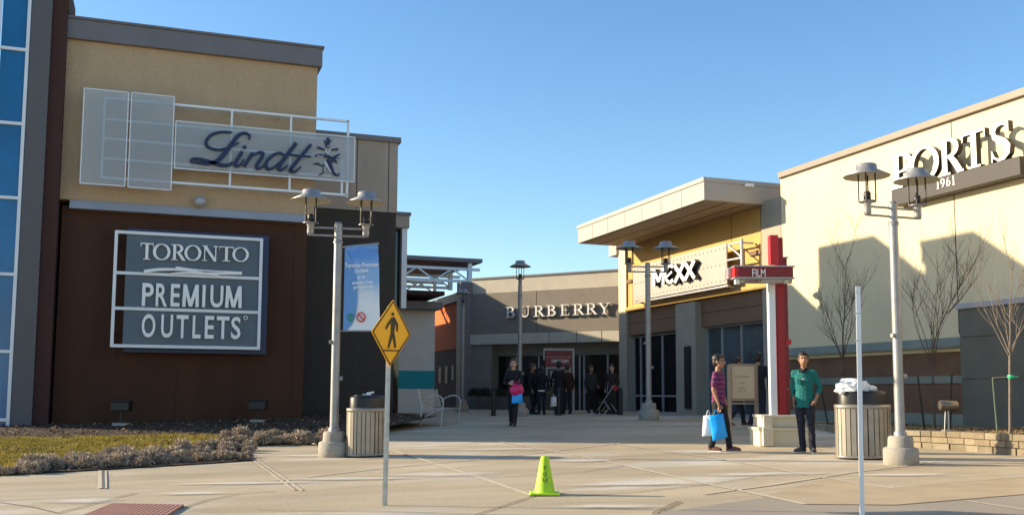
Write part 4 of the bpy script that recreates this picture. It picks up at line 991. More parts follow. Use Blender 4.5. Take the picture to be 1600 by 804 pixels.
b.prism([sp_(.0 + .07 * math.cos(t), .56 + .055 * math.sin(t), .006) for t in [k * math.pi / 6 for k in range(12)]], sn_ * -.002, 'black')
fig([(.02, .47), (.04, .2), (.02, .0)], [.16, .2, .14], 1); fig([(.02, .02), (-.06, -.2), (-.14, -.44)], [.12, .1, .07], 2); fig([(.04, .02), (.14, -.2), (.2, -.42)], [.12, .1, .07], 3)
fig([(.0, .42), (-.2, .26), (-.32, .1)], [.1, .08, .05], 4); fig([(.06, .42), (.24, .26), (.26, .06)], [.1, .08, .05], 5); fig([(-.4, -.52), (.42, -.5)], [.035, .035], 6)
W(b, 'walking_figure', YS_)
# blank post at right
pb = G(1347, 806); Dp = dep(pb)
PP = empty('sign_post', pb, 'tall thin bare metal post rising in front of the bin at the right', 'post')
b = MB(); t_ = AD(1340.5, 447, Dp)
for k in (-1, 1): b.bar(pb - ZP * .2 + RT * .011 * k, t_ + RT * .011 * k, .008, .022, 'white_metal', RT)
b.bar(pb - ZP * .2 + FW * .012, t_ + FW * .012, .022, .004, 'galv', FW); W(b, 'channel', PP)
b = MB()
for t in (.2, .4): c = pb.lerp(t_, 1 - t * .6); b.bar(c - RT * .04, c + RT * .02, .01, .01, 'galv')
b.bar(t_ - ZP * .06 - RT * .03, t_ - ZP * .06, .012, .012, 'galv'); W(b, 'bolt', PP)
# lime cone
cb = G(851, 772) ; CN = empty('traffic_cone', cb, 'lime green traffic cone with dark stencilled letters in the middle of the paving', 'traffic cone', rz=-YAW)
b = MB(); b.box((-.17, -.17, .004), (.17, .17, .028), 'lime'); o = b.build('foot', CN, bevel=.01)
b = MB(); b.box((-.175, -.175, .0), (.175, .175, .004), 'black'); b.build('rubber_edge', CN)
b = MB(); b.lathe([(.118, .028), (.113, .05), (.048, .41), (.035, .43), (.03, .435), (.022, .42)], 'lime', n=28); b.build('body', CN)
b = MB()
for ch, z, w_, tilt in (('T', .275, .05, .15), ('O', .215, .042, 0), ('U', .15, .05, 0)):
    rr = .113 - (z + .02 - .05) / .36 * .065
    Uv_ = Vector((.0, .178, .984)); text_into(b, ch, Vector((-w_ / 2, -rr - .0045, z)), Vector((1, 0, tilt)), Uv_, w_, .042, 'black', .004)
b.build('stencil_letters', CN)

# ================================================================ LITTER BINS
def litter_bin(root, sx=.45, sy=.31, H=.86):
    n = 30
    b = MB(); b.lathe([(.001, .04), (.93, .04), (.93, H - .02), (.001, H - .02)], 'liner', sx=sx, sy=sy, n=40); b.build('liner', root)
    b = MB()
    b.lathe([(.97, .02), (1.0, .02), (1.0, .06), (.97, .06)], 'can_slat', sx=sx + .012, sy=sy + .012, n=48); b.build('bottom_band', root); b = MB()
    b.lathe([(.86, H - .05), (1.0, H - .05), (1.0, H + .015), (.86, H + .02)], 'can_slat', sx=sx + .012, sy=sy + .012, n=48)
    b.build('rim', root)
    b = MB()
    for k in range(n):
        a = 2 * math.pi * (k + .5) / n; c = Vector((sx * math.cos(a), sy * math.sin(a), 0)); t = Vector((-sx * math.sin(a), sy * math.cos(a), 0)); L = t.length; t.normalize(); nn = Vector((t.y, -t.x, 0))
        wd = L * 2 * math.pi / n * (.44, .34, .46, .4, .45)[k % 5]
        b.obox(c + ZP * H / 2, t * wd, nn * .004, ZP * (H / 2 - .03), 'can_slat')
    b.build('slats', root)
    b = MB(); b.lathe([(.88, H - .02), (.88, H + .19), (.84, H + .23), (.66, H + .24), (.66, H + .14), (.001, H + .12)], 'black', sx=sx, sy=sy, n=40); b.build('lid', root)
    b = MB()
    for sg in (-1, 1): b.tube([(sg * sx * .4 + sx * .3 * math.cos(t), sy * .45 * math.sin(t), H + .24) for t in [k * math.pi / 8 for k in range(17)]], .012, 'black', 6)
    b.build('opening_ring', root)
    b = MB(); b.lathe([(.9, 0), (.9, .03), (.001, .03)], 'black', sx=sx, sy=sy); b.build('foot', root)
rb = G(1350, 716); binR = empty('litter_bin', rb, 'slatted oval metal bin with a white bag on its lid at the right', 'litter bin', 'slatted metal litter bins', -YAW + R_(4))
litter_bin(binR)
lb_ = G(574, 712); binL = copy_tree(binR); binL.location = lb_; binL.rotation_euler = (0, 0, -YAW + R_(55)); binL.scale = (.93, .93, .93); binL['label'] = 'slatted metal bin with a small paper cup on top beside the left lamp post'
def crumple(c, r, m, seed, sc3=(1, 1, 1), sub=3, amp=.35, freq=3.0):
    bm = bmesh.new(); bmesh.ops.create_icosphere(bm, subdivisions=sub, radius=1)
    b = MB(); vs = []
    for v in bm.verts:
        n = noise.noise(v.co * freq + Vector((seed, 0, 0))) + .5 * abs(noise.noise(v.co * freq * 2.3 + Vector((0, seed, 0)))); k = 1 + amp * n
        vs.append((c[0] + v.co.x * r * sc3[0] * k, c[1] + v.co.y * r * sc3[1] * k, c[2] + v.co.z * r * sc3[2] * k))
    b.add(vs, [tuple(x.index for x in f.verts) for f in bm.faces], m, False); bm.free(); return b
p = rb + ZP * 1.14 - RT * .14; b = crumple(p, .235, 'plastic_white', 3, (1.25, .8, .62), 3, .5)
b2 = crumple(p + RT * .3 - ZP * .02, .09, 'plastic_white', 9, (1.1, .7, .8), 2, .7); b.add(b2.v, b2.f, 'plastic_white')
tag(b.build('plastic_bag', None, p), 'crumpled white plastic bag stuffed on the right litter bin lid', 'bag')
p = lb_ + ZP * 1.02; b = MB(); b.obox(p + ZP * .02 - RT * .03, RT * .07, FW * .05, ZP * .012, 'plastic_white'); b.obox(p + ZP * .05 + RT * .03, RT * .06 + ZP * .01, FW * .04, ZP * .016, 'plastic_white')
tag(b.build('paper_carton', None, p), 'small flattened white paper carton lying on the left litter bin lid', 'litter')

# ================================================================ DIRECTORY PYLON
pd = on_ground(AD(1212, 692, 19.0)); D0 = dep(pd)
PY = empty('pylon_sign', pd, 'red and white pylon with a crossing signboard reading FILM COURT on a stone pedestal', 'sign')
def pyp(px, py, d=0): return AD(px, py, D0 + d)
b = MB(); a = pyp(1180, 690); c = pyp(1252, 690); wd = (c - a).dot(RT)
ctr = on_ground(pyp(1217, 690, .35)); 
hf1 = pyp(1200, 668).z - gz(pd.x, pd.y); hf2 = pyp(1200, 649).z - gz(pd.x, pd.y)
zb = gz(ctr.x, ctr.y)
b.obox(ctr + ZP * (hf1 / 2 - .05), RT * .47, FW * .4, ZP * (hf1 / 2 + .05), 'ped_stone'); b.obox(ctr + ZP * (hf1 - .03), RT * .5, FW * .43, ZP * .03, 'ped_stone')
b.obox(ctr + ZP * ((hf1 + hf2) / 2), RT * .38, FW * .33, ZP * ((hf2 - hf1) / 2 - .001), 'ped_stone'); b.obox(ctr + ZP * (hf2 - .02), RT * .42, FW * .37, ZP * .025, 'ped_stone')
b.obox(ctr + ZP * (hf1 / 2) - RT * .33, RT * .1, FW * .5, ZP * (hf1 / 2), 'ped_stone'); b.obox(ctr + ZP * ((hf1 + hf2) / 2) - RT * .3, RT * .09, FW * .4, ZP * ((hf2 - hf1) / 2), 'ped_stone')
W(b, 'pedestal', PY, .012)
def vpost(x0, x1, y0, y1, dd, th, m, name):
    b = MB(); p0 = pyp((x0 + x1) / 2, y0, dd); p1 = pyp((x0 + x1) / 2, y1, dd); hw_ = (x1 - x0) / 2 / 1543 * (D0 + dd)
    x = p0; b.obox(Vector((x.x, x.y, (p0.z + p1.z) / 2)), RT * hw_, FW * th, ZP * abs(p1.z - p0.z) / 2, m); return W(b, name, PY, .004)
vpost(1199, 1209, 440, 649, .2, .08, 'white_metal', 'white_post')
vpost(1210, 1221, 372, 649, .25, .1, 'post_red', 'red_post'); vpost(1222, 1228, 403, 649, .32, .07, 'dark_red', 'thin_post')
vpost(1201, 1214, 368, 413, .02, .09, 'red', 'top_block'); vpost(1214, 1222, 381, 413, .3, .06, 'galv', 'grey_block')
b = MB()
for y in (402, 540, 566, 607): b.obox(pyp(1226, y, .3), RT * .07, FW * .05, ZP * .01, 'galv')
for y in (534,): b.obox(pyp(1231, y, .3), RT * .05, FW * .06, ZP * .05, 'red')
W(b, 'bracket', PY)
def hbox(x0, y0, x1, y1, dd, th, m, name, bev=.004):
    p0, p1 = pyp(x0, y1, dd), pyp(x1, y0, dd); c = (p0 + p1) / 2; b = MB(); b.obox(c, RT * ((p1 - p0).dot(RT) / 2), FW * th, ZP * (p1.z - p0.z) / 2, m); return W(b, name, PY, bev)
hbox(1152, 418, 1237, 434, -.12, .1, 'dark_red', 'name_board'); hbox(1134, 421, 1140, 437, .25, .03, 'red', 'end_block'); hbox(1146, 418, 1152, 434, -.12, .1, 'red', 'end_block')
hbox(1136, 418.5, 1150, 436, .12, .1, 'galv', 'side_frame'); hbox(1144, 416.3, 1239, 417.8, -.1, .16, 'flash', 'board_rail'); hbox(1144, 434.3, 1239, 435.8, -.1, .16, 'flash', 'board_rail')
hbox(1156, 436, 1236, 442, -.1, .09, 'fascia', 'lower_board'); hbox(1148, 436, 1155, 444, -.12, .05, 'plastic_white', 'floodlight'); hbox(1225, 437, 1232, 443, -.2, .04, 'lamp_under', 'floodlight')
b = MB(); p0 = pyp(1175.5, 432, -.225); p1 = pyp(1196, 432, -.225); text_into(b, 'FILM', p0, RT, ZP, (p1 - p0).length, pyp(1175, 420, -.225).z - p0.z, 'letter_white', .01)
W(b, 'top_lettering', PY)
b = MB(); p0 = pyp(1164, 441, -.195); p1 = pyp(1190, 441, -.195); text_into(b, 'COURT', p0, RT, ZP, (p1 - p0).length, pyp(1175, 436.6, -.195).z - p0.z, 'dark_red', .008); W(b, 'lower_lettering', PY)

# notice board on legs
nb = G(1160, 689); Dn2 = dep(nb); NB = empty('notice_board', nb, 'beige framed notice board on two metal legs beside the man in the striped polo', 'notice board')
def npt(px, py, d=0): return AD(px, py, Dn2 + d)
def nbox(b, x0, y0, x1, y1, d, th, m):
    p0, p1 = npt(x0, y1, d), npt(x1, y0, d); b.obox((p0 + p1) / 2, RT * ((p1 - p0).dot(RT) / 2), FW * th, ZP * (p1.z - p0.z) / 2, m)
for x0, dd, yb_ in ((1138, -.12, 691), (1180, .12, 687)):
    b = MB(); nbox(b, x0, 570, x0 + 3.5, yb_, dd, .025, 'board_frame'); b.obox(npt(x0 + 2, yb_, dd), RT * .03 + FW * .0, FW * .27, ZP * .02, 'board_frame'); b.obox(npt(x0 + 3, yb_, dd), RT * .13, FW * .03, ZP * .018, 'board_frame'); W(b, 'leg', NB)
b = MB(); nbox(b, 1140, 568, 1182, 626, 0, .03, 'board_frame'); W(b, 'frame', NB, .006)
b = MB(); nbox(b, 1144, 572, 1178, 622, -.035, .006, 'board'); W(b, 'notice', NB)
b = MB(); nbox(b, 1140, 628.5, 1182, 631, 0, .02, 'board_frame'); W(b, 'crossbar', NB)
b = MB()
for s_, x0, x1, y, h in (('MALL  MAP', 1150, 1172, 588, 3), ('OPEN', 1156, 1167, 598, 2.4), ('DAILY', 1155, 1167, 606, 2.4), ('10 - 9', 1154, 1168, 611, 2)):
    for q_ in range(1):
        p0 = npt(x0, y, -.042); 
        for k in range(max(2, int((x1 - x0) / 3))):
            pa = npt(x0 + k * 3.2, y, -.042); b.obox(pa, RT * .012, FW * .001, ZP * .012 * h / 2.4, 'board_text')
W(b, 'faded_print', NB)

# directory kiosk by the far shop
kp = G(872, 644); Dk = dep(kp) - 1.0; KD = empty('directory_kiosk', on_ground(AD(872, 644, Dk)), 'pale framed directory stand with a dark red panel reading DIRECTORY', 'directory')
def kbox(b, x0, y0, x1, y1, d, th, m):
    p0, p1 = AD(x0, y1, Dk + d), AD(x1, y0, Dk + d); b.obox((p0 + p1) / 2, RT * ((p1 - p0).dot(RT) / 2), FW * th, ZP * (p1.z - p0.z) / 2, m)
b = MB(); kbox(b, 849, 544, 897, 547.5, 0, .12, 'fascia'); kbox(b, 894, 547.5, 897.5, 642, 0, .1, 'fascia'); kbox(b, 849, 547.5, 851, 562, 0, .1, 'fascia'); W(b, 'frame', KD)
b = MB(); kbox(b, 852, 549, 893, 572, .0, .06, 'dark_red'); kbox(b, 852, 557, 893, 557.6, -.07, .01, 'fascia'); W(b, 'header_panel', KD)
b = MB(); kbox(b, 852, 572.2, 893, 640, .02, .05, 'conc_dark'); kbox(b, 853, 573, 892, 600, -.045, .006, 'fascia'); W(b, 'map_case', KD)
b = MB(); kbox(b, 856, 576, 889, 597, -.055, .004, 'black'); kbox(b, 860, 579, 886, 594, -.062, .003, 'board'); W(b, 'map', KD)
b = MB(); p0 = AD(862, 566, Dk - .075); p1 = AD(889, 565.5, Dk - .075); text_into(b, 'DIRECTORY', p0, RT, ZP, (p1 - p0).length, AD(862, 561, Dk - .075).z - p0.z, 'letter_white', .008); W(b, 'lettering', KD)

# bollards
def bollard(px, pyb, pyt, D, lab, src=None):
    p = on_ground(AD(px, pyb, D)); h = AD(px, pyt, D).z - p.z
    if src is None:
        o = empty('bollard', p, lab, 'bollard', 'black bollards across the courtyard entrance')
        b = MB(); b.lathe([(.075, 0), (.075, .86), (.06, .9), (.001, .91)], 'black', n=18); b.build('post', o); b = MB(); b.lathe([(.1, 0), (.1, .03), (.075, .04)], 'black', n=18); b.build('collar', o)
        return o
    o = copy_tree(src); o.location = p; o['label'] = lab; return o
b0 = bollard(771, 650, 607, 32.5, 'black bollard left of the walking woman')
bollard(873, 650, 607, 33, 'black bollard in front of the directory stand', b0); bollard(969.5, 649, 605, 33.5, 'black bollard by the left corner of the yellow shop', b0)

# metal bench
bn = on_ground(AD(663, 658, 25)); BE = empty('metal_bench', bn, 'grey metal slatted bench with looped arms in front of the teal stripe', 'bench', rz=-YAW - R_(14))
def bench():   # local: length along +Y (away), seat faces +X
    L = 1.45
    b = MB()
    for k in range(9): b.box((-.02 + k * .055, -.02, .425), (.018 + k * .055, L, .44), 'bench_metal')
    b.box((-.04, .0, .415), (.46, .03, .43), 'bench_metal'); b.box((-.04, L - .04, .415), (.46, L - .01, .43), 'bench_metal'); b.build('seat', BE)
    b = MB()
    for k in range(8):
        z = .48 + k * .055; x = -.04 - k * .017; b.box((x, 0, z), (x + .012, L, z + .036), 'bench_metal')
    for k in range(12):
        y = k * L / 11; b.bar((-.035, y, .46), (-.165, y, .9), .012, .02, 'bench_metal')
    b.build('backrest', BE)
    for y in (-.02, L):
        b = MB(); b.tube([Vector((x, y, z)) for x, z in spline([(-.07, .56), (.05, .68), (.25, .76), (.42, .74), (.5, .6), (.48, .42), (.44, 0)], 5)], .02, 'bench_metal', 8); b.build('armrest', BE)
        b = MB(); b.tube([(-.17, y, .92), (-.07, y, .5), (-.1, y, 0)], .022, 'bench_metal', 8); b.tube([(-.08, y, .16), (.2, y, .33), (.46, y, .42)], .018, 'bench_metal', 8); b.build('leg', BE)
bench()

# ground spotlights in the left bed and at the right planter
GS = 'ground spotlights aimed at the buildings'
def spot(px, pyb, pyt, D, lab, wpx):
    p = on_ground(AD(px, pyb, D)); p.z += berm(p.x, p.y); r = empty('ground_spotlight', p, lab, 'spotlight', GS, -YAW)
    zt_ = AD(px, pyt, D).z - p.z; hw = wpx / 2 / 1543 * D
    b = MB(); b.box((-hw, -.12, zt_ - .22), (hw, .14, zt_), 'black'); b.box((-hw - .02, -.14, zt_ - .03), (hw + .02, .14, zt_ + .01), 'black'); b.build('housing', r, bevel=.02)
    b = MB(); b.tube([(0, 0, 0), (0, 0, zt_ - .2)], .03, 'black', 8); b.build('stem', r)
    b = MB(); b.box((-.16, -.12, -.05), (.16, .12, .07), 'conc_base'); b.build('footing', r, bevel=.01)
spot(189, 660, 626, 22.3, 'black box spotlight in the bed below the left side of the centre sign', 28)
spot(403, 656, 625, 23.4, 'black box spotlight in the bed below the right edge of the centre sign', 26)

# ================================================================ LEFT BED: soil, lawn, dry shrubs
bed_px = [(-90, 752), (0, 743), (160, 734), (330, 724), (398, 719), (380, 699), (455, 692), (515, 689), (560, 686), (600, 678), (640, 671), (683, 664), (640, 659), (615, 657)]
bed = [G(*p) for p in bed_px] + [Vector((6.15, 26.5, 0)), Vector((-8, 26.5, 0))]
tag(drape(bed, .02, 'soil', 'planting_soil', berm, maxlen=.45, rounds=7), kind='structure')
def Gb(px, py, dz=.02):
    """point on the bermed bed"""
    d = ray(px, py); t = 8.0
    while t < 40:
        p = CAMP + d * t
        if p.z < gz(p.x, p.y) + berm(p.x, p.y) + dz: return p
        t += .03
    return p
lawn_px = [(-90, 679), (0, 684), (130, 682), (250, 680), (330, 681), (366, 688), (330, 697), (250, 704), (130, 716), (0, 737), (-90, 748)]
lawn = [Gb(*p) for p in lawn_px]
tag(drape(lawn, .035, 'turf', 'lawn_ground', berm, maxlen=.45, rounds=7), kind='structure')
def inside(poly, x, y):
    c = False; n = len(poly)
    for i in range(n):
        a, b_ = poly[i], poly[i - 1]
        if (a.y > y) != (b_.y > y) and x < (b_.x - a.x) * (y - a.y) / (b_.y - a.y) + a.x: c = not c
    return c
def scatter(poly, n, fn, seed=1):
    rnd = random.Random(seed); x0 = min(p.x for p in poly); x1 = max(p.x for p in poly); y0 = min(p.y for p in poly); y1 = max(p.y for p in poly); k = 0
    while k < n:
        x, y = rnd.uniform(x0, x1), rnd.uniform(y0, y1)
        if inside(poly, x, y): fn(rnd, x, y); k += 1
b = MB()
def blade(rnd, x, y):
    z = gz(x, y) + berm(x, y) + .03; h = rnd.uniform(.02, .055) * (1 + .8 * noise.noise(Vector((x * 1.5, y * 1.5, 0)))); a = rnd.uniform(0, 6.28); w_ = .006; lx, ly = rnd.gauss(0, .02), rnd.gauss(0, .02)
    b.add([(x - w_ * math.cos(a), y - w_ * math.sin(a), z), (x + w_ * math.cos(a), y + w_ * math.sin(a), z), (x + lx, y + ly, z + h)], [(0, 1, 2)], 'grass')
scatter(lawn, 42000, blade, 4)
tag(b.build('grass', fixn=False), 'yellowing short grass on the lit strip in front of the centre sign', 'grass', kind='stuff')
b = MB()
def chip(rnd, x, y):
    z = gz(x, y) + berm(x, y) + .02; l = rnd.uniform(.02, .09); a = rnd.uniform(0, 6.28); t = rnd.uniform(-.4, .6); w_ = rnd.uniform(.005, .016)
    d = Vector((math.cos(a), math.sin(a), t)) * l; s_ = Vector((-math.sin(a), math.cos(a), 0)) * w_; c = Vector((x, y, z + abs(t) * l * .5 + .008))
    b.add([c - d / 2 - s_, c + d / 2 - s_, c + d / 2 + s_ + ZP * .006, c - d / 2 + s_], [(0, 1, 2, 3)], 'chips' if rnd.random() < .8 else 'straw')
scatter(bed, 15000, chip, 5)
tag(b.build('bark_mulch', fixn=False), 'loose dark bark mulch and dry leaves over the planting bed', 'mulch', kind='stuff')
def shrub_mesh(seed):
    rnd = random.Random(seed); b = MB()
    for k in range(520):
        th = rnd.uniform(0, 6.28); ph = math.acos(rnd.uniform(0, 1)); rr = rnd.uniform(.6, 1.05)
        bump = 1 + .25 * noise.noise(Vector((math.cos(th) * 2, math.sin(th) * 2, seed)))
        d = Vector((math.sin(ph) * math.cos(th), math.sin(ph) * math.sin(th), math.cos(ph) * 1.05)) * bump
        p = d * .19 * rr; u = (d + Vector((rnd.gauss(0, .5), rnd.gauss(0, .5), rnd.gauss(.3, .4)))).normalized(); l = rnd.uniform(.03, .065); w_ = rnd.uniform(.008, .018)
        s_ = u.cross(Vector((rnd.gauss(0, 1), rnd.gauss(0, 1), rnd.gauss(0, 1)))).normalized() * w_
        b.add([p - s_, p + s_, p + u * l + s_ * .5, p + u * l - s_ * .5], [(0, 1, 2, 3)], 'shrub')
    for k in range(14):
        th = rnd.uniform(0, 6.28); d = Vector((math.cos(th) * .14, math.sin(th) * .14, rnd.uniform(.12, .27)))
        b.tube([(0, 0, 0), d], [.006, .002], 'shrub', 4)
    return b
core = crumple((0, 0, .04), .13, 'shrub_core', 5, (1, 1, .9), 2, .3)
protos = []
rnd = random.Random(12)
front = [(x, (743 if x < 0 else 741 - (x / 400) * 27) - off) for x, off in ()]
spots = []
def edge_y(x): return 743 + (x - 0) * (718 - 743) / 398
def back_y(x):
    pts = [(-60, 735), (0, 732), (130, 709), (250, 698), (350, 692), (400, 690)]
    for (a, ya), (c, yb2) in zip(pts, pts[1:]):
        if x <= c: return ya + (yb2 - ya) * (x - a) / (c - a)
    return 690
x = -30
while x < 392:
    y0, y1 = back_y(x) + 7, edge_y(x) - 2; n = max(1, int((y1 - y0) / 7) + 1)
    for k in range(n):
        yy = y0 + (y1 - y0) * ((k + .5) / n); spots.append((x + rnd.uniform(-5, 5), yy + rnd.uniform(-2, 2), 'front'))
    x += 13.5
xx = 352
while xx < 515:
    for k in range(2): spots.append((xx + rnd.uniform(-4, 4), 693 - (xx - 352) * .02 - k * 7 + rnd.uniform(-1, 1), 'back'))
    xx += 13
lab = {'front': 'dry grey brown dwarf shrub in the dense border between lawn and pavement', 'back': 'dry dwarf shrub in the sparse border between the lawn end and the left street lamp'}
grp = {'front': 'dry shrubs bordering the lawn', 'back': 'dry shrubs beside the left street lamp'}
for i, (px, py, kd) in enumerate(spots):
    p = Gb(px, py); s_ = rnd.choice((.45, .6, .7, .8, .95)) * rnd.uniform(.9, 1.1) * (.75 if (px < 40 or px > 335 and kd == 'front') else 1)
    if i < 4:
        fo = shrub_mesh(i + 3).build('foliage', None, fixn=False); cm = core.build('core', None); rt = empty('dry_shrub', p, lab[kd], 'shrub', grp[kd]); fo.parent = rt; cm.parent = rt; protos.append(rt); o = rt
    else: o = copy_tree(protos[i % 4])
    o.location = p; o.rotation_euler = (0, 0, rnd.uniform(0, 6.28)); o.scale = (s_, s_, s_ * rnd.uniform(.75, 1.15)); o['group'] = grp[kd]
    o['label'] = lab[kd] if kd == 'back' else ('dry shrub in the border where the lawn ends below the centre sign' if px > 300 else 'dry shrub in the border below the left spotlight' if px > 130 else 'dry shrub in the low border at the left end of the lawn')

# ================================================================ RIGHT PLANTER, TREES
wl = [(1268, 667, .10), (1310, 677, .17), (1360, 688, .26), (1419, 698, .32), (1500, 703.5, .34), (1574, 710, .36), (1660, 717, .36), (1760, 722, .36)]
WLp = [(G(a, c), h) for a, c, h in wl]
PLW = empty('block_planter_wall', WLp[3][0], 'low curved planter wall of tan split stone blocks at the right', 'planter wall')
b = MB(); rnd = random.Random(3)
course = .115
for r_i in range(4):
    acc = rnd.uniform(0, .2)
    pts = [p for p, h in WLp]; total = 0
    segs = []
    for (p, h), (q_, h2) in zip(WLp, WLp[1:]):
        L = ((q_ - p).xy).length; segs.append((p, q_, h, h2, total, total + L)); total += L
    s_ = -rnd.uniform(0, .2)
    while s_ < total:
        L = rnd.uniform(.2, .34); m_ = s_ + L / 2
        for p, q_, h, h2, a, c in segs:
            if a <= m_ < c:
                t = (m_ - a) / (c - a); hh_ = h + (h2 - h) * t; n_c = max(1, round(hh_ / course)); 
                if r_i < n_c:
                    d = (q_ - p); d.z = 0; d.normalize(); nn = Vector((-d.y, d.x, 0)); base = p.lerp(q_, t); z = gz(base.x, base.y) + (hh_ / n_c) * r_i
                    b.obox(Vector((base.x, base.y, z + hh_ / n_c / 2 - (.02 if r_i == 0 else 0))) + nn * (.1 + rnd.uniform(-.012, .012) + (-.02 if r_i == n_c - 1 else 0)), d * (L / 2 - .006), nn * .1, ZP * (hh_ / n_c / 2 - .004 + (.02 if r_i == 0 else 0)), 'block%d' % rnd.randrange(4))
        s_ += L
W(b, 'block_courses', PLW, .008)
fr_ = []
for p, h in WLp: fr_.append(Vector((p.x, p.y, h)))
bedR = []
for i, (p, h) in enumerate(WLp):
    q_ = WLp[min(i + 1, len(WLp) - 1)][0] - WLp[max(0, i - 1)][0]; q_.z = 0; q_.normalize(); nn = Vector((-q_.y, q_.x, 0)); bedR.append(Vector((p.x, p.y, 0)) + nn * .12)
def bedh(x, y):
    best = 1e9; hh_ = .3
    for (p, h), (q_, h2) in zip(WLp, WLp[1:]):
        d = q_ - p; d.z = 0; L2 = d.length_squared; t = min(1, max(0, ((Vector((x, y, 0)) - Vector((p.x, p.y, 0))).dot(d)) / L2)); c = Vector((p.x, p.y, 0)) + d * t; ds = (c - Vector((x, y, 0))).length
        if ds < best: best = ds; hh_ = h + (h2 - h) * t
    return hh_ - .03
bedR2 = bedR + [Vector((17.6, bedR[-1].y - 1, 0)), Vector((17.6, bedR[0].y + .6, 0)), Vector((bedR[0].x + .3, bedR[0].y + .6, 0))]
tag(drape(bedR2, 0, 'soil', 'planter_soil', bedh, maxlen=.4, rounds=7), kind='structure')
b = MB()
def straw(rnd, x, y):
    z = gz(x, y) + bedh(x, y); n = rnd.choice((2, 3, 4)); a = rnd.uniform(0, 6.28); l = rnd.uniform(.06, .26); up = rnd.uniform(.0, .5)
    if noise.noise(Vector((x * 1.6, y * 1.6, 3))) < -.05: up *= .25; l *= .6
    p = Vector((x, y, z)); d = Vector((math.cos(a), math.sin(a), up)).normalized(); s_ = Vector((-math.sin(a), math.cos(a), 0)) * rnd.uniform(.003, .007)
    q1 = p + d * l * .5; q2 = q1 + (d + Vector((0, 0, -.5))) * l * .5
    b.add([p - s_, p + s_, q1 + s_, q1 - s_, q2], [(0, 1, 2, 3), (3, 2, 4)], 'straw')
scatter(bedR2, 15000, straw, 8)
tag(b.build('dead_grass', fixn=False), 'flattened straw coloured dead grass filling the right planter', 'dead grass', kind='stuff')

def bare_tree(p, H, seed, trunk_h, barkm, spread, label, r0=.035, dens=7):
    rt = empty('bare_tree', p, label, 'tree', 'young leafless trees in the right planter')
    rnd = random.Random(seed); tb = MB(); lean = Vector((rnd.uniform(-.02, .02), rnd.uniform(-.02, .02), 0))
    tips = [Vector((0, 0, -.05)) + lean * 0, Vector((lean.x, lean.y, trunk_h * .5)), Vector((lean.x * 2, lean.y * 2, trunk_h))]
    tb.tube(tips, [r0, r0 * .85, r0 * .75], barkm, 8); tb.lathe([(r0 * 1.5, -.05), (r0 * 1.05, .06)], barkm, n=8); tb.build('trunk', rt)
    cb_ = MB()
    def branch(p, d, L, r, lvl):
        n = 5; pts = [p]; q_ = p.copy(); dd = d.copy()
        for i in range(n):
            dd = (dd + Vector((rnd.gauss(0, .09), rnd.gauss(0, .09), rnd.gauss(.07, .05)))).normalized(); q_ = q_ + dd * L / n; pts.append(q_.copy())
        cb_.tube(pts, [r * (1 - .75 * i / n) for i in range(n + 1)], barkm, 5 if lvl else 6, False)
        if lvl < 3:
            m_ = {0: dens, 1: dens - 2, 2: 4}[lvl] if dens > 5 else {0: 6, 1: 4, 2: 3}[lvl]
            for k in range(m_):
                t = rnd.uniform(.2, .95); j = min(n - 1, int(t * n)); s = pts[j].lerp(pts[j + 1], t * n - j); a = rnd.uniform(0, 6.28)
                o_ = Vector((math.cos(a), math.sin(a), 0)); nd = (dd * .75 + o_ * rnd.uniform(.35, .75) + Vector((0, 0, .25))).normalized()
                branch(s, nd, L * rnd.uniform(.35, .6), r * .5, lvl + 1)
    top = tips[-1]; L = H - trunk_h
    branch(top, Vector((.02, 0, 1)), L, r0 * .62, 0)
    nb_ = dens
    for k in range(nb_):
        a = 2 * math.pi * k / nb_ + rnd.uniform(-.4, .4); s = top - ZP * rnd.uniform(0, trunk_h * .12)
        branch(s, Vector((math.cos(a) * spread, math.sin(a) * spread, 1)).normalized(), L * rnd.uniform(.6, .9), r0 * .42, 1)
    cb_.build('crown', rt, fixn=False); return rt
def pbed(px, py, D):
    p = AD(px, py, D); return Vector((p.x, p.y, gz(p.x, p.y) + (bedh(p.x, p.y) if True else 0)))
t1 = pbed(1322, 662, 24.5); t2 = pbed(1461, 668, 20.2); t3 = pbed(1578, 674, 17.6)
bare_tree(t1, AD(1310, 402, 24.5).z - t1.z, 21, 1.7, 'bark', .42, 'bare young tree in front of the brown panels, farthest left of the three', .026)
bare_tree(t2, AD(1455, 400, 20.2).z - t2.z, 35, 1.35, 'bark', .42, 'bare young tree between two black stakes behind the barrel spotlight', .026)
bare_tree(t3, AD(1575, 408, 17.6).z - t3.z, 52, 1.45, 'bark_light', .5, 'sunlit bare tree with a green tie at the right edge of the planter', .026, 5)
def stake(p0, p1, m, lab, r=.02):
    o = empty('tree_stake', p0, lab, 'stake', 'stakes holding the young trees'); b = MB(); b.tube([p0 - ZP * .1, p1], [r, r * .9], m, 6); W(b, 'pole', o); return o
stake(pbed(1295, 663, 23.6), AD(1283, 608, 23.6), 'black', 'black leaning stake behind the man in the teal shirt')
stake(pbed(1445, 664, 19.8), AD(1434, 587, 19.8), 'black', 'black leaning stake just left of the middle bare tree')
stake(pbed(1484, 664, 20.2), AD(1487, 585, 20.2), 'black', 'black upright stake behind the barrel spotlight')
sg_ = stake(pbed(1559, 674, 17.3), AD(1551, 590, 17.3), 'stake_green', 'pale green metal stake wired to the sunlit tree', .016)
b = MB(); b.tube([AD(1551, 590, 17.3), AD(1578, 588, 17.6)], .006, 'galv', 5); W(b, 'wire', sg_)
b = MB(); c = AD(1579, 588, 17.6); b.lathe([(.05, -.03), (.06, 0), (.05, .03)], 'tie_green', c, 10); b.obox(c + RT * .04, RT * .09, FW * .015, ZP * .012, 'tie_green'); W(b, 'green_tie', sg_)
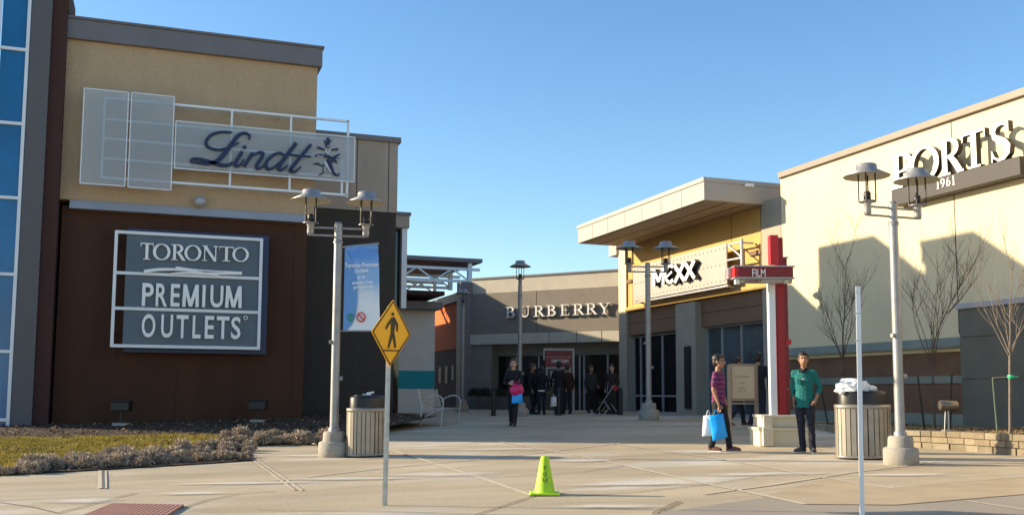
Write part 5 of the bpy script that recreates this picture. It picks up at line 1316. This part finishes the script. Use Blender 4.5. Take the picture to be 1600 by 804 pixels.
# barrel spotlight
fp = pbed(1483, 664, 18.6); FL = empty('barrel_spotlight', fp, 'steel barrel shaped spotlight on a short stem in the right planter', 'spotlight', rz=-YAW, sc=.82)
M['steel_dark'] = mat('steel_dark', (.2, .17, .14), .35, metal=.7, var=.2, vscale=9)
b = MB(); zc = (AD(1484, 634, 18.6).z - fp.z) / .82; b.tube([(-.2, 0, zc + .02), (-.18, 0, zc + .02), (.12, .04, zc), (.2, .05, zc)], [.1, .115, .125, .12], 'steel_dark', 18); b.build('barrel', FL)
b = MB(); b.tube([(.2, .05, zc), (.212, .052, zc)], .11, 'black', 18); b.build('lens', FL)
b = MB(); b.tube([(0, .02, 0), (0, .02, zc - .1)], .022, 'galv', 8); b.tube([(-.1, .02, 0), (-.06, .02, zc - .08)], .012, 'galv', 8); b.build('stem', FL)
b = MB(); b.box((-.14, -.08, -.03), (.12, .12, .03), 'conc_base'); b.build('footing', FL, bevel=.01)

# ================================================================ PEOPLE
class Fig:
    """closed tapered pieces that a voxel remesh fuses into one skin"""
    def __init__(s): s.bm = bmesh.new()
    def ball(s, c, r, sc3=(1, 1, 1), rot=None):
        if rot is not None and len(rot) == 3: r *= 1.09
        m_ = Matrix.Translation(Vector(c)) @ (rot.to_4x4() if rot else Matrix()) @ Matrix.Diagonal((*[r * k for k in sc3], 1))
        bmesh.ops.create_icosphere(s.bm, subdivisions=2, radius=1, matrix=m_)
    def cone(s, a, b_, ra, rb, flat=1.0, n=12):
        a = Vector(a); b_ = Vector(b_); d = b_ - a
        if d.length < 1e-5: return
        z = d.normalized(); x = Vector((1, 0, 0)) - z * z.x
        if x.length < .3: x = Vector((0, 1, 0)) - z * z.y
        x.normalize(); y = z.cross(x); vs = []
        for c, r in ((a, ra), (b_, rb)): vs.append([s.bm.verts.new(c + (x * math.cos(t) + y * math.sin(t) * flat) * r) for t in [2 * math.pi * k / n for k in range(n)]])
        for k in range(n): s.bm.faces.new((vs[0][k], vs[0][(k + 1) % n], vs[1][(k + 1) % n], vs[1][k]))
        s.bm.faces.new(vs[0][::-1]); s.bm.faces.new(vs[1])
        s.ball(a, ra * .98, (1, flat if abs(z.z) > .8 else 1, 1)); s.ball(b_, rb * .98, (1, flat if abs(z.z) > .8 else 1, 1))
    def chain(s, pts, rs, flat=1.0):
        for (a, ra), (b_, rb) in zip(zip(pts, rs), list(zip(pts, rs))[1:]): s.cone(a, b_, ra, rb, flat)
    def loft(s, rings, n=18):
        R = [[s.bm.verts.new((c[0] + rx * math.cos(t), c[1] + ry * math.sin(t), c[2])) for t in [2 * math.pi * k / n for k in range(n)]] for c, rx, ry in rings]
        for a, b_ in zip(R, R[1:]):
            for k in range(n): s.bm.faces.new((a[k], a[(k + 1) % n], b_[(k + 1) % n], b_[k]))
        s.bm.faces.new(R[0][::-1]); s.bm.faces.new(R[-1])
    def build(s, name, parent, m, vox=.008, smooth=4, paint=None, mats=()):
        me = bpy.data.meshes.new(name); bmesh.ops.recalc_face_normals(s.bm, faces=s.bm.faces); s.bm.to_mesh(me); s.bm.free()
        o = bpy.data.objects.new('tmp', me); COL.objects.link(o)
        r = o.modifiers.new('r', 'REMESH'); r.mode = 'VOXEL'; r.voxel_size = vox; r.use_smooth_shade = True
        if smooth: k = o.modifiers.new('s', 'SMOOTH'); k.iterations = smooth; k.factor = .5
        bpy.context.view_layer.update()
        e = bpy.data.meshes.new_from_object(o.evaluated_get(bpy.context.evaluated_depsgraph_get())); bpy.data.objects.remove(o); e.name = name
        e.materials.clear(); e.materials.append(M[m])
        for x_ in mats: e.materials.append(M[x_])
        for p in e.polygons: p.use_smooth = True
        if name in ('shirt', 'jacket', 'trousers'):
            nv = [v.normal.copy() for v in e.vertices]
            for v, n_ in zip(e.vertices, nv):
                c = v.co; a = noise.noise(Vector((c.x * 9, c.y * 9, c.z * 22 + c.x * 12))) + .6 * noise.noise(Vector((c.x * 26, c.y * 26, c.z * 34)))
                v.co = c + n_ * (.0085 * a)
        if paint:
            for p in e.polygons: p.material_index = paint(p.center)
        q_ = bpy.data.objects.new(name, e); COL.objects.link(q_); q_.parent = parent; return q_
def person(loc, face, label, H=1.75, sh='black_cloth', tr='denim', shoe='shoe_black', skin='skin_tan', hair='hair', vox=.009, group=None, P=None, sleeve='long', long_hair=False, head_turn=0, fem=False, hem=None):
    """local frame: +X the person's left seen from behind... facing -Y; P overrides joints"""
    k = H / 1.75
    J = dict(hipL=(.085, 0, .92), hipR=(-.085, 0, .92), kneeL=(.1, -.02, .5), kneeR=(-.1, -.02, .5), ankL=(.11, .01, .085), ankR=(-.11, .01, .085),
             shL=(.168, 0, 1.415), shR=(-.168, 0, 1.415), elL=(.25, .03, 1.14), elR=(-.25, .03, 1.14), wrL=(.25, -.05, .89), wrR=(-.25, -.05, .89), haL=(.245, -.08, .80), haR=(-.245, -.08, .80),
             head=(0, -.02, 1.64), neck=(0, .005, 1.47), toeL=(.13, -.17, .03), toeR=(-.13, -.17, .03))
    if P: J.update(P)
    J = {a: Vector(c) for a, c in J.items()}
    rt = empty('person', loc, label, 'person', group, face, k)
    F = Fig(); w_ = .9 if fem else 1.0
    F.loft([((0, 0, .84), .13 * w_, .09), ((0, 0, .93), .155, .105), ((0, 0, 1.08), .13 * w_, .09), ((0, 0, 1.28), .155 * w_, .1), ((0, .0, 1.39), .165 * w_, .09), ((0, .0, 1.44), .1, .07)])
    F.chain([(0, .01, 1.42), J['neck'], J['head'] + Vector((0, .015, -.06))], [.07, .052, .05])
    for s_ in 'LR':
        F.chain([J['hip' + s_], J['knee' + s_], J['ank' + s_]], [.082, .052, .036])
        F.chain([J['ank' + s_], (J['ank' + s_] + J['toe' + s_]) / 2 - ZP * .01, J['toe' + s_]], [.036, .035, .025])
        F.chain([(J['sh' + s_].x * .6, 0, 1.41), J['sh' + s_], J['el' + s_], J['wr' + s_]], [.05, .048, .036, .025])
        a, h = J['wr' + s_], J['ha' + s_]; d = (h - a).normalized(); sg = 1 if s_ == 'L' else -1
        side = d.cross(Vector((sg, 0, 0))); side = side.normalized() if side.length > .2 else Vector((0, 1, 0))
        nrm = d.cross(side).normalized()
        F.cone(a, h, .024, .036, .55)
        for j, (o_, L) in enumerate(((-.027, .062), (-.009, .075), (.009, .07), (.026, .055))):
            b0_ = h + side * o_ - d * .005; b1 = b0_ + d * L * .5 + nrm * .006 * sg; b2 = b1 + d * L * .45 + nrm * .018 * sg
            F.chain([b0_, b1, b2], [.0095, .009, .0075])
        tb_ = a.lerp(h, .45) + side * -.03; F.chain([tb_, tb_ - side * .025 + d * .03, tb_ - side * .03 + d * .065], [.012, .011, .008])
    HS = 1.09; hd = J['head']; rot = Matrix.Rotation(head_turn, 3, 'Z')
    def hp(x, y, z): return hd + ZP * .008 + rot @ Vector((x, y, z)) * HS
    F.ball(hp(0, .012, .035), .1, (.76, .93, .88), rot); F.ball(hp(0, -.012, -.03), .088, (.74, .86, 1.0), rot); F.ball(hp(0, -.03, -.085), .036, (1.15, 1, .85), rot)
    F.chain([hp(0, -.088, .018), hp(0, -.108, -.022), hp(0, -.1, -.03)], [.009, .014, .014]); F.ball(hp(.012, -.098, -.03), .01); F.ball(hp(-.012, -.098, -.03), .01)
    for sg in (-1, 1): F.ball(hp(.078 * sg, .012, -.008), .028, (.35, .7, 1.1), rot); F.ball(hp(.032 * sg, -.08, .026), .016, (1.3, .6, .6), rot)
    F.ball(hp(0, -.092, -.058), .018, (1.3, .5, .5), rot)
    inv = rot.transposed()
    def paint(c):
        q_ = inv @ (Vector(c) - hd - ZP * .008) / HS
        if q_.y < -.055 and abs(q_.x) < .062:
            if abs(abs(q_.x) - .031) < .0145 and abs(q_.z - .008) < .0065: return 1
            if abs(abs(q_.x) - .033) < .021 and abs(q_.z - .033) < .0055: return 1
            if abs(q_.x) < .026 and abs(q_.z + .058) < .0075 and q_.y < -.078: return 2
        return 0
    F.build('body', rt, skin, vox * .75, 2, paint, (hair, 'lips'))
    # hair
    F = Fig(); F.ball(hp(0, .03, .053), .106, (.84, .94, .88), rot); F.ball(hp(0, .045, .0), .096, (.86, .8, .98), rot); F.ball(hp(0, -.052, .092), .052, (1.25, .8, .62), rot)
    for sg in (-1, 1): F.ball(hp(.062 * sg, .0, .03), .032, (.5, .9, 1.2), rot)
    if long_hair:
        for a, (dx, L) in enumerate(((-.07, .22), (-.03, .26), (.02, .27), (.07, .22))): F.chain([hp(dx, .05, .03), hp(dx * 1.2, .07, -.1), hp(dx * 1.5 + (.0 if long_hair is True else long_hair), .06, -.1 - L * .6)], [.045, .045, .025])
    F.build('hair', rt, hair, vox * .8, 2)
    # top
    F = Fig()
    F.loft([((0, 0, .8 if sh == 'teal_shirt' else .86), .172 * w_, .125), ((0, 0, .98), .162 * w_, .118), ((0, 0, 1.1), .152 * w_, .11), ((0, 0, 1.27), .172 * w_, .118), ((0, .0, 1.39), .175 * w_, .104), ((0, .005, 1.455), .105, .08), ((0, .01, 1.475), .072, .066)])
    if fem: F.ball((.06, -.09, 1.27), .055); F.ball((-.06, -.09, 1.27), .055)
    for s_ in 'LR':
        sl = {'long': 1.0, 'roll': .35, 'short': 0}[sleeve]; e_ = J['el' + s_]; a0 = J['sh' + s_]
        if sleeve == 'short': F.chain([(a0.x * .6, 0, 1.41), a0, a0.lerp(e_, .72)], [.062, .058, .058])
        else: F.chain([(a0.x * .6, 0, 1.41), a0, e_, e_.lerp(J['wr' + s_], .95 if sl == 1 else .5)], [.06, .055, .048, .04])
    rn = random.Random(int(H * 1000) + int(face * 100))
    for i in range(7): a = rn.uniform(0, 6.28); z = rn.uniform(.9, 1.2); F.ball((.16 * w_ * math.cos(a), .112 * math.sin(a), z), .018, (1.8, 1.8, .5), Matrix.Rotation(rn.uniform(-.6, .6), 3, 'Y'))
    top_ = F.build('shirt' if sleeve != 'long' else 'jacket', rt, sh, vox, 4)
    if sh == 'teal_shirt':
        b = MB()
        for sg in (-1, 1): b.hexa([(sg * .012, -.115, 1.40), (sg * .07, -.1, 1.42), (sg * .075, -.06, 1.47), (sg * .02, -.075, 1.5), (sg * .012, -.125, 1.405), (sg * .075, -.11, 1.425), (sg * .085, -.06, 1.48), (sg * .02, -.085, 1.505)], 'black_cloth')
        o = b.build('collar', rt, bevel=.004)
        b = MB(); b.tube([(0, -.132, 1.37), (0, -.136, 1.2), (0, -.13, .9)], .004, 'black_cloth', 5); b.obox(Vector((.0, -.142, 1.3)), Vector((.02, 0, .008)), Vector((0, .006, 0)), Vector((0, 0, .014)), 'galv'); b.obox(Vector((-.03, -.14, 1.275)), Vector((.016, 0, .006)), Vector((0, .006, 0)), Vector((0, 0, .014)), 'black'); b.build('sunglasses', rt)
        b = MB(); b.box((-.11, -.136, 1.2), (-.04, -.126, 1.29), 'teal_shirt'); b.box((-.112, -.14, 1.275), (-.038, -.128, 1.295), 'teal_shirt'); b.build('pocket', rt, bevel=.004)
    if hem: b = MB(); b.lathe([(.17 * w_, .85), (.172 * w_, .9)], hem, sy=.75); b.build('hem', rt)
    F = Fig(); F.loft([((0, 0, .8), .15 * w_, .11), ((0, 0, .9), .16, .115), ((0, 0, 1.0), .145 * w_, .105)])
    for s_ in 'LR':
        kn = J['knee' + s_]; an = J['ank' + s_]
        F.chain([J['hip' + s_] - ZP * .03, J['hip' + s_].lerp(kn, .5), kn, kn.lerp(an, .6), an + ZP * .0], [.098, .085, .068, .06, .058])
        F.ball(kn.lerp(an, .82), .062, (1, 1, .5)); F.ball(an + ZP * .02, .064, (1, 1.05, .4))
    F.build('trousers', rt, tr, vox, 3)
    for s_ in 'LR':
        F = Fig(); a, t = J['ank' + s_], J['toe' + s_]; bk = a + (a - t).normalized() * .035; dz = Vector((0, 0, -(a.z - .05)))if a.z < .2 else Vector((0, 0, -.03))
        F.chain([Vector((bk.x, bk.y, a.z - .035)), (a + t) / 2 + ZP * -.0, Vector((t.x, t.y, t.z + .012))], [.042, .045, .036]); F.cone(a, a - ZP * .03, .045, .045)
        so = F.build('shoe', rt, shoe, vox * .9, 2)
        b = MB(); zz = min(a.z - .085, t.z - .03); d = (t - a); d.z = 0; d.normalize(); n_ = Vector((-d.y, d.x, 0)); c = (a + t) / 2; c = Vector((c.x, c.y, 0)) - d * .01
        slope = (t.z - .03) - (a.z - .085)
        b.hexa([c - d * .135 - n_ * .036 + ZP * (a.z - .085), c - d * .135 + n_ * .036 + ZP * (a.z - .085), c + d * .13 + n_ * .044 + ZP * (t.z - .03), c + d * .13 - n_ * .044 + ZP * (t.z - .03),
                c - d * .135 - n_ * .036 + ZP * (a.z - .06), c - d * .135 + n_ * .036 + ZP * (a.z - .06), c + d * .13 + n_ * .044 + ZP * (t.z - .008), c + d * .13 - n_ * .044 + ZP * (t.z - .008)], 'sole' if shoe != 'shoe_black' else 'black')
        b.build('sole', so, bevel=.01)
    return rt
TOCAM = -YAW     # rotation that makes a figure face the camera
# man in teal shirt
pt = G(1259, 707)
person(pt, TOCAM - .25 - .15, 'man in a teal shirt and dark jeans standing with one hand in his pocket', 1.74, 'teal_shirt', 'denim', 'shoe_grey', sleeve='roll', head_turn=.2,
       P=dict(kneeL=(.11, -.06, .5), ankL=(.12, .0, .085), toeL=(.17, -.17, .03), kneeR=(-.07, .0, .5), ankR=(-.05, .03, .085), toeR=(-.16, -.13, .03), elL=(.262, .06, 1.15), wrL=(.2, -.045, .955), haL=(.17, -.09, .885), elR=(-.205, .09, 1.14), wrR=(-.185, .08, .9), haR=(-.17, .06, .82)))
# man in striped polo, seen from his left side, bags in hand
pp_ = G(1124, 705)
person(pp_, TOCAM + 1.05, 'man in a purple striped polo shirt holding a white and a blue shopping bag', 1.70, 'polo', 'black_cloth', 'shoe_brown', sleeve='short', head_turn=.0,
       P=dict(kneeL=(.09, -.11, .5), ankL=(.1, -.16, .085), toeL=(.12, -.34, .03), kneeR=(-.08, .02, .5), ankR=(-.09, .12, .085), toeR=(-.1, -.05, .03), elR=(-.24, .02, 1.13), wrR=(-.23, -.07, .88), haR=(-.225, -.085, .79), elL=(.21, .03, 1.14), wrL=(.19, -.07, .93), haL=(.17, -.1, .85)))
def bag(corners, th, m, name, label, D, handle=True, seed=1):
    """soft bag from four image-measured corners at distance D"""
    P = [AD(x, y, D) for x, y in corners]; rnd = random.Random(seed); n = 8; o_ = (P[0] + P[2]) / 2
    root = empty(name, P[3], label, 'bag'); b = MB(); F_ = []; B_ = []
    for j in range(n + 1):
        for i in range(n + 1):
            u, v = i / n, j / n; p = P[0].lerp(P[1], u).lerp(P[3].lerp(P[2], u), v); bul = math.sin(math.pi * u) ** .5 * (.35 + .65 * math.sin(math.pi * min(1, v * .9)) ) * th
            wob = noise.noise(p * 9 + Vector((seed, 0, 0))) * .02
            F_.append(p - FW * (bul / 2 + wob + .004)); B_.append(p + FW * (bul / 2 - wob + .004))
    vs = F_ + B_; N_ = (n + 1) ** 2; fs = []
    for j in range(n):
        for i in range(n):
            a = j * (n + 1) + i; fs.append((a, a + 1, a + n + 2, a + n + 1)); fs.append((N_ + a, N_ + a + n + 1, N_ + a + n + 2, N_ + a + 1))
    for i in range(n):
        fs.append((i, N_ + i, N_ + i + 1, i + 1)); a = n * (n + 1) + i; fs.append((a, a + 1, N_ + a + 1, N_ + a)); a = i * (n + 1); fs.append((a, a + n + 1, N_ + a + n + 1, N_ + a)); a += n; fs.append((a, N_ + a, N_ + a + n + 1, a + n + 1))
    b.add(vs, fs, m, True); W(b, 'pouch', root)
    if handle:
        b = MB(); m0 = P[0].lerp(P[1], .3); m1 = P[0].lerp(P[1], .7); tp = P[0].lerp(P[1], .5) + ZP * .09; b.tube([m0 - ZP * .01, m0.lerp(tp, .7) + ZP * .01, tp, m1.lerp(tp, .7) + ZP * .01, m1 - ZP * .01], .007, m, 6); W(b, 'handle', root)
    return root
Dpp = dep(pp_)
bag([(1107, 650), (1130, 645), (1137, 682), (1114, 689)], .1, 'bag_blue', 'shopping_bag', 'bright blue shopping bag held by the man in the striped polo', Dpp - .32, True, 2)
bag([(1099, 649), (1114, 647), (1115, 680), (1097, 681)], .12, 'plastic_white', 'shopping_bag', 'white shopping bag behind the blue one in the polo man\'s hand', Dpp - .18, True, 5)
# two people walking away behind the notice board
q1 = on_ground(AD(1186, 668, 24.2))
person(q1, TOCAM + math.pi - .35, 'man in a black jacket seen from behind between notice board and red pylon', 1.8, 'black_cloth', 'denim', 'shoe_brown', vox=.011,
       P=dict(kneeL=(.12, -.06, .5), ankL=(.2, .02, .085), toeL=(.22, -.15, .03), elL=(.25, .0, 1.15), wrL=(.2, -.15, .98), haL=(.15, -.2, .95)))
q2 = on_ground(AD(1153, 667, 24.6))
person(q2, TOCAM + math.pi * .55, 'person in dark blue clothes mid stride, half hidden by the notice board', 1.68, 'navy_cloth', 'denim', 'shoe_brown', vox=.011,
       P=dict(kneeL=(.09, -.14, .52), ankL=(.09, -.2, .1), toeL=(.09, -.38, .05), kneeR=(-.08, .05, .5), ankR=(-.08, .27, .14), toeR=(-.08, .14, .03), elL=(.24, -.05, 1.15), wrL=(.22, -.22, 1.0), haL=(.2, -.28, .98)))
# woman walking to the camera
pw = G(802, 665)
person(pw, TOCAM - .1, 'woman with long brown hair in black walking towards the camera with folded arms', 1.66, 'black_cloth', 'black_cloth', 'shoe_black', 'skin_light', 'hair_brown', long_hair=-.1, fem=True,
       P=dict(kneeL=(.07, -.1, .5), ankL=(.05, -.13, .085), toeL=(.06, -.31, .04), kneeR=(-.08, .02, .5), ankR=(-.07, .2, .12), toeR=(-.08, .04, .03), elL=(.24, -.04, 1.16), wrL=(.05, -.2, 1.1), haL=(-.03, -.22, 1.12), elR=(-.24, -.02, 1.14), wrR=(-.1, -.2, 1.12), haR=(-.02, -.23, 1.15)))
Dw = dep(pw)
pbp = AD(807.5, 609, Dw - .34); b = crumple(pbp, .17, 'bag_pink', 4, (1.05, .5, .85), 3, .2, 2); b.tube([pbp + RT * -.1 + ZP * .12, pbp + ZP * .22, pbp + RT * .1 + ZP * .12], .012, 'bag_pink', 6)
tag(b.build('handbag', None, pbp), 'small crimson pink bag held in front of the walking woman', 'bag')
bag([(800, 614), (816, 613), (817, 629), (799, 630)], .09, 'bag_blue', 'shopping_bag', 'bright blue shopping bag hanging below the crimson bag of the walking woman', Dw - .34, False, 8)
# people by the far shop
GC = 'shoppers in front of the grey shop'
crowd = [(832, 641, 34.5, 1.72, 'black_cloth', 'black_cloth', 1.2, 'person in black just left of the directory stand, looking right', False, None),
         (846, 641, 34.2, 1.62, 'black_cloth', 'denim', math.pi - .2, 'long haired person in a black top with a white hem, seen from behind', True, 'plastic_white'),
         (873, 641, 34.0, 1.78, 'black_cloth', 'denim', math.pi, 'tall person in black reading the directory stand', False, None),
         (886, 641, 34.6, 1.72, 'maroon_cloth', 'denim', math.pi + .4, 'person in a maroon jacket at the right of the directory', False, None),
         (924, 640, 36.2, 1.7, 'grey_cloth', 'black_cloth', .4, 'person in dark grey standing in the shop doorway', False, None),
         (957, 641, 34.8, 1.7, 'brown_cloth', 'grey_cloth', -.6, 'person in a brown coat carrying a red bag near the yellow shop', False, None),
         (664, 641, 42.5, 1.7, 'black_cloth', 'black_cloth', .3, 'dark figure hidden', False, None)]
for i, (px, py, D, h, a, c, rz, lb2, lh, hem) in enumerate(crowd[:-1]):
    rn = random.Random(i); st = rn.uniform(-.12, .12)
    person(on_ground(AD(px, py, D)), TOCAM + rz, lb2, h, a, c, 'shoe_black' if i < 6 else 'shoe_grey', 'skin_light' if i in (8, 5) else 'skin_tan', 'hair' if i % 3 else 'hair_brown', .016, GC, long_hair=lh, hem=hem,
           P=dict(kneeL=(.09, -.03 - st, .5), ankL=(.1, .01 + st, .085), toeL=(.12, -.17 + st, .03), ankR=(-.1, -st, .085), toeR=(-.12, -.17 - st, .03), wrL=(.2 + rn.uniform(-.1, .05), -.2, .98 + rn.uniform(-.05, .1)), haL=(.16, -.26, .98)))
bag([(861, 620), (869, 619), (871, 634), (860, 635)], .12, 'plastic_white', 'shopping_bag', 'white carrier bag hanging between two shoppers at the directory', 33.9, True, 11)
bag([(957, 602), (964, 601), (966, 609), (957, 610)], .12, 'red', 'handbag', 'bright red bag held by the shopper near the yellow shop', 34.4, False, 12)
# pushchair beside that shopper
pc = on_ground(AD(947, 641, 34.4)); PC = empty('pushchair', pc, 'grey pushchair standing beside the shopper with the red bag', 'pushchair', rz=-YAW - .5)
b = MB(); b.tube([(-.25, -.22, .08), (.1, -.22, .6), (.4, -.22, 1.0)], .018, 'galv', 6); b.tube([(-.25, .22, .08), (.1, .22, .6), (.4, .22, 1.0)], .018, 'galv', 6); b.tube([(.3, -.22, .08), (0, -.22, .5)], .015, 'galv', 6); b.tube([(.3, .22, .08), (0, .22, .5)], .015, 'galv', 6); b.tube([(.4, -.22, 1), (.4, .22, 1)], .02, 'black', 6); b.build('frame', PC)
b = MB(); b.hexa([(-.2, -.2, .35), (.12, -.2, .32), (.12, .2, .32), (-.2, .2, .35), (-.22, -.2, .42), (.08, -.2, .42), (.08, .2, .42), (-.22, .2, .42)], 'grey_cloth'); b.hexa([(.06, -.2, .42), (.14, -.2, .4), (.14, .2, .4), (.06, .2, .42), (.22, -.2, .85), (.28, -.2, .84), (.28, .2, .84), (.22, .2, .85)], 'grey_cloth'); b.build('seat', PC, bevel=.015)
for x_, y_ in ((-.25, -.24), (-.25, .24), (.3, -.24), (.3, .24)):
    b = MB(); b.tube([(x_, y_ - .02, .09), (x_, y_ + .02, .09)], .09, 'black', 14); b.build('wheel', PC)
# low dark shrubs in front of the grey shop window
for i, (px, D) in enumerate(((742, 37.5), (757, 37.0), (783, 36.8))):
    p = on_ground(AD(px, 640, D)); p.z += .62 if i < 3 else 0
    rn = random.Random(i + 40); b = MB()
    for k in range(500):
        v = Vector((rn.gauss(0, 1), rn.gauss(0, 1), abs(rn.gauss(0, 1)))).normalized() * rn.uniform(.5, 1) * .32; u = Vector((rn.gauss(0, 1), rn.gauss(0, 1), rn.gauss(0, 1))).normalized() * .05; s2 = u.cross(Vector((rn.gauss(0, 1), rn.gauss(0, 1), 1))).normalized() * .025
        b.add([v - u, v + s2, v + u, v - s2], [(0, 1, 2, 3)], 'hedge')
    o = b.build('evergreen_shrub', fixn=False); o.location = p; tag(o, ('dark low evergreen shrub nearest the corner post of the grey shop', 'dark low evergreen shrub beside the grey shop end pier', 'dark low evergreen shrub behind the walking woman')[i], 'shrub')
